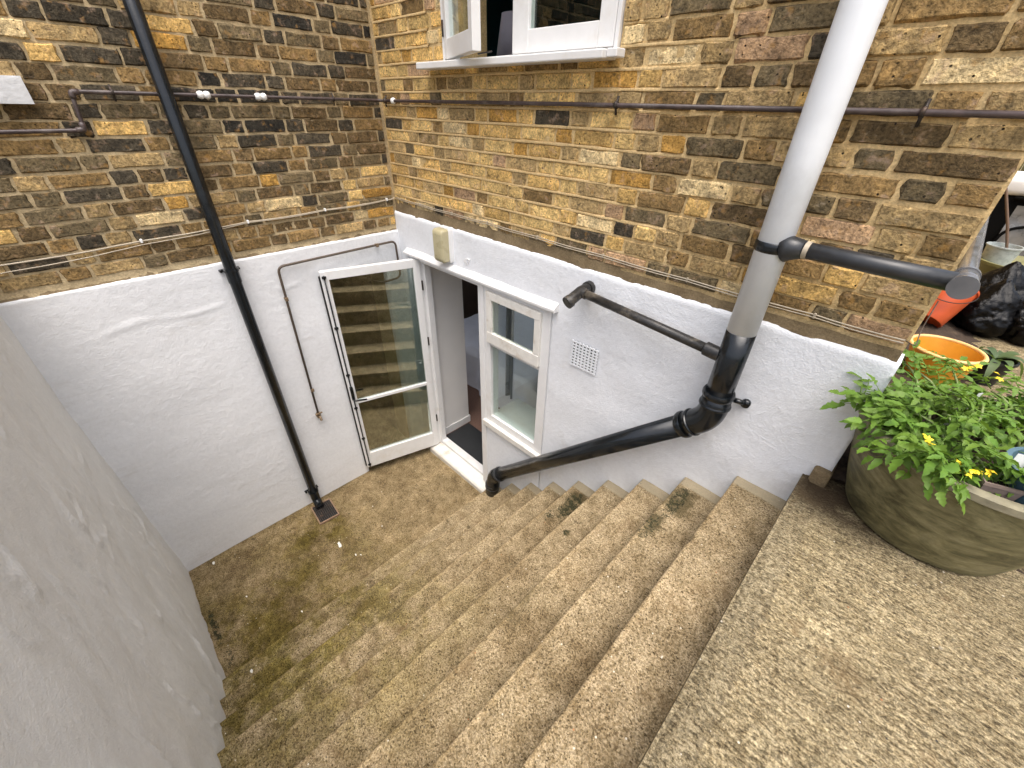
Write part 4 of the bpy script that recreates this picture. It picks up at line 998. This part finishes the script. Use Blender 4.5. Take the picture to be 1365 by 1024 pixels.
for c, s, seed, lab in (((3.56, 2.52, ZT+.13), (.17, .18, .17), 1, 'crumpled black rubbish sack lying beside the red bucket'), ((3.60, 2.95, ZT+.14), (.20, .18, .17), 2, 'tall shiny black rubbish sack in front of the green bowl'),
                        ((3.80, 2.55, ZT+.11), (.15, .17, .14), 3, 'small black rubbish sack behind the strap leaved plant')):
    tag(mk('rubbish_sack', bag(c, s, seed), M_BAG, smooth=True, loc=(c[0], c[1], ZT)), lab, 'rubbish bag', 'black rubbish sacks')
gb = thing('green_bowl', (3.71, 3.62, ZT), 'weathered olive bowl planter behind the black rubbish sacks', 'planter')
mk('shell', lathe([(0, 0), (.14, 0), (.16, .03), (.27, .26), (.285, .27), (.285, .29), (.262, .29), (.24, .25), (0, .22)], (3.71, 3.62, ZT), 48), simple('olive_glaze', (.20, .19, .075), .45, var=.25, scale=6), gb, auto=40)
pt = thing('cloudy_pot', (3.53, 3.60, ZT+.22), 'cloudy plastic paint pot standing in the olive bowl', 'pot')
mk('shell', lathe([(0, 0), (.085, 0), (.11, .17), (.117, .172), (.117, .182), (.105, .182), (.08, .01), (0, .01)], (3.55, 3.60, ZT+.222), 32), M_CLEAR, pt, auto=40)
tag(mk('garden_cane', tube([(3.645, 3.66, ZT+.215), (3.49, 3.68, ZT+.55), (3.335, 3.72, ZT+.84)], .010, 10), simple('brown_cane', (.13, .08, .05), .7), loc=(3.645, 3.66, ZT+.215)), 'brown cane standing upright in the olive bowl', 'cane')
# covered garden seat wrapped in black vinyl and clear sheet
gs = thing('covered_seat', (4.0, 5.0, ZT), 'black vinyl covered garden seat with white top behind the bowl', 'seat')
mk('body', box((3.36, 4.75, ZT), (4.6, 5.5, ZT+.66), .04, 3), M_DARK, gs, auto=40)
mk('top_cover', join(box((3.34, 4.72, ZT+.66), (4.62, 5.52, ZT+.82), .05, 4)), M_FABRIC, gs, auto=40)
mk('front_sheet', sheet(lines([3.55, 4.5], .03), lines([ZT+.06, ZT+.58], .03), lambda a, b: True, lambda u, z: Vector((u, 4.735+.02*N3((u, z, 0), 6), z)), None), M_SHEET, gs, smooth=True)
mk('piping', join(tube(bend([(3.54, 4.725, ZT+.05), (3.56, 4.725, ZT+.36), (3.80, 4.725, ZT+.44), (4.5, 4.725, ZT+.46)], .1), .014, 10), tube([(3.5, 4.72, ZT+.64), (4.6, 4.72, ZT+.64)], .02, 10)), M_DARK, gs, smooth=True)
# timber fence far behind
fe = thing('timber_fence', (4.2, 7.6, ZT), 'mossy timber fence boards at the far end of the passage', 'fence')
bme = mesh_of('board', box((-.07, -.012, 0), (.07, .012, 1.9), .004, 1), M_FENCE)
for i in range(14):
    o = bpy.data.objects.new('board', bme); col.objects.link(o); o.parent = fe; o.location = (-1.0+i*.147, pr.gauss(0, .004), pr.gauss(0, .006)); o.rotation_euler = (0, pr.gauss(0, .004), 0)
for z in (.4, 1.5): mk('rail', box((3.1, 7.62, ZT+z), (5.3, 7.66, ZT+z+.08), .004), M_FENCE, fe)

# ------------------------------------------------------------------ moss, flakes, grit on the concrete
def moss(spots):
    r = random.Random(5); parts = []
    for (x, y, z, rx, ry, n) in spots:
        for k in range(n):
            a, q = r.random()*6.28, math.sqrt(r.random()); c = Vector((x+rx*q*math.cos(a), y+ry*q*math.sin(a), z)); s = r.uniform(.0015, .0048)*(1.2-q*.6)
            if N3((c.x*1.0, c.y, 3), 38)+.5*N3((c.x, c.y, 5), 90)+.25*r.random() < .12: continue
            V = [c+Vector((r.gauss(0, s), r.gauss(0, s), r.uniform(-.003, .0)+(s*.8 if i == 0 else 0))) for i in range(4)]
            parts.append((V, [(0, 1, 2), (0, 2, 3), (0, 3, 1), (1, 3, 2)]))
    return join(*parts)
sp_ = lambda k, f, y, rx, ry, n: (1.139+.2187*(k-1)+.2187*f, y, .18*k+.001, rx, ry, n)
tag(mk('moss', moss([sp_(5, .45, -.22, .05, .13, 2600), sp_(5, .25, -.38, .03, .05, 600), sp_(8, .22, -.20, .035, .13, 1800), sp_(8, .12, -.42, .03, .12, 700), sp_(6, .3, -.52, .015, .02, 400), (.62, WC+.04, .0, .16, .02, 1200), (.95, WC+.05, .0, .12, .03, 900), (.03, -1.0, .0, .015, .15, 200)]), M_MOSS), kind='stuff')
fr = random.Random(9)
def flake(x, y, z, s):
    n = 7; V = [(x, y, z+.006)]; 
    for k in range(n): a = 2*math.pi*k/n; q = s*fr.uniform(.5, 1.2); V.append((x+q*math.cos(a), y+.6*q*math.sin(a), z+fr.uniform(.002, .006)))
    return V, [(0, 1+k, 1+(k+1) % n) for k in range(n)]
for (x, y, z, s) in ((.62, -1.30, .004, .035), (.80, -1.25, .006, .012), (.83, -1.22, .006, .010), (.06, -2.1, -.006, .02), (.45, -.9, .004, .007), (.95, -1.75, .006, .010), (1.22, -2.12, .182, .016), (1.28, -2.08, .182, .010), (.55, -2.0, .003, .009), (.35, -.75, 0, .006), (.7, -.95, .004, .007)):
    tag(mk('paint_flake', flake(x, y, z, s), M_FLAKE, loc=(x, y, z)), 'pale fleck of fallen paint lying on the concrete', 'paint flake', 'paint flecks on the landing and steps')
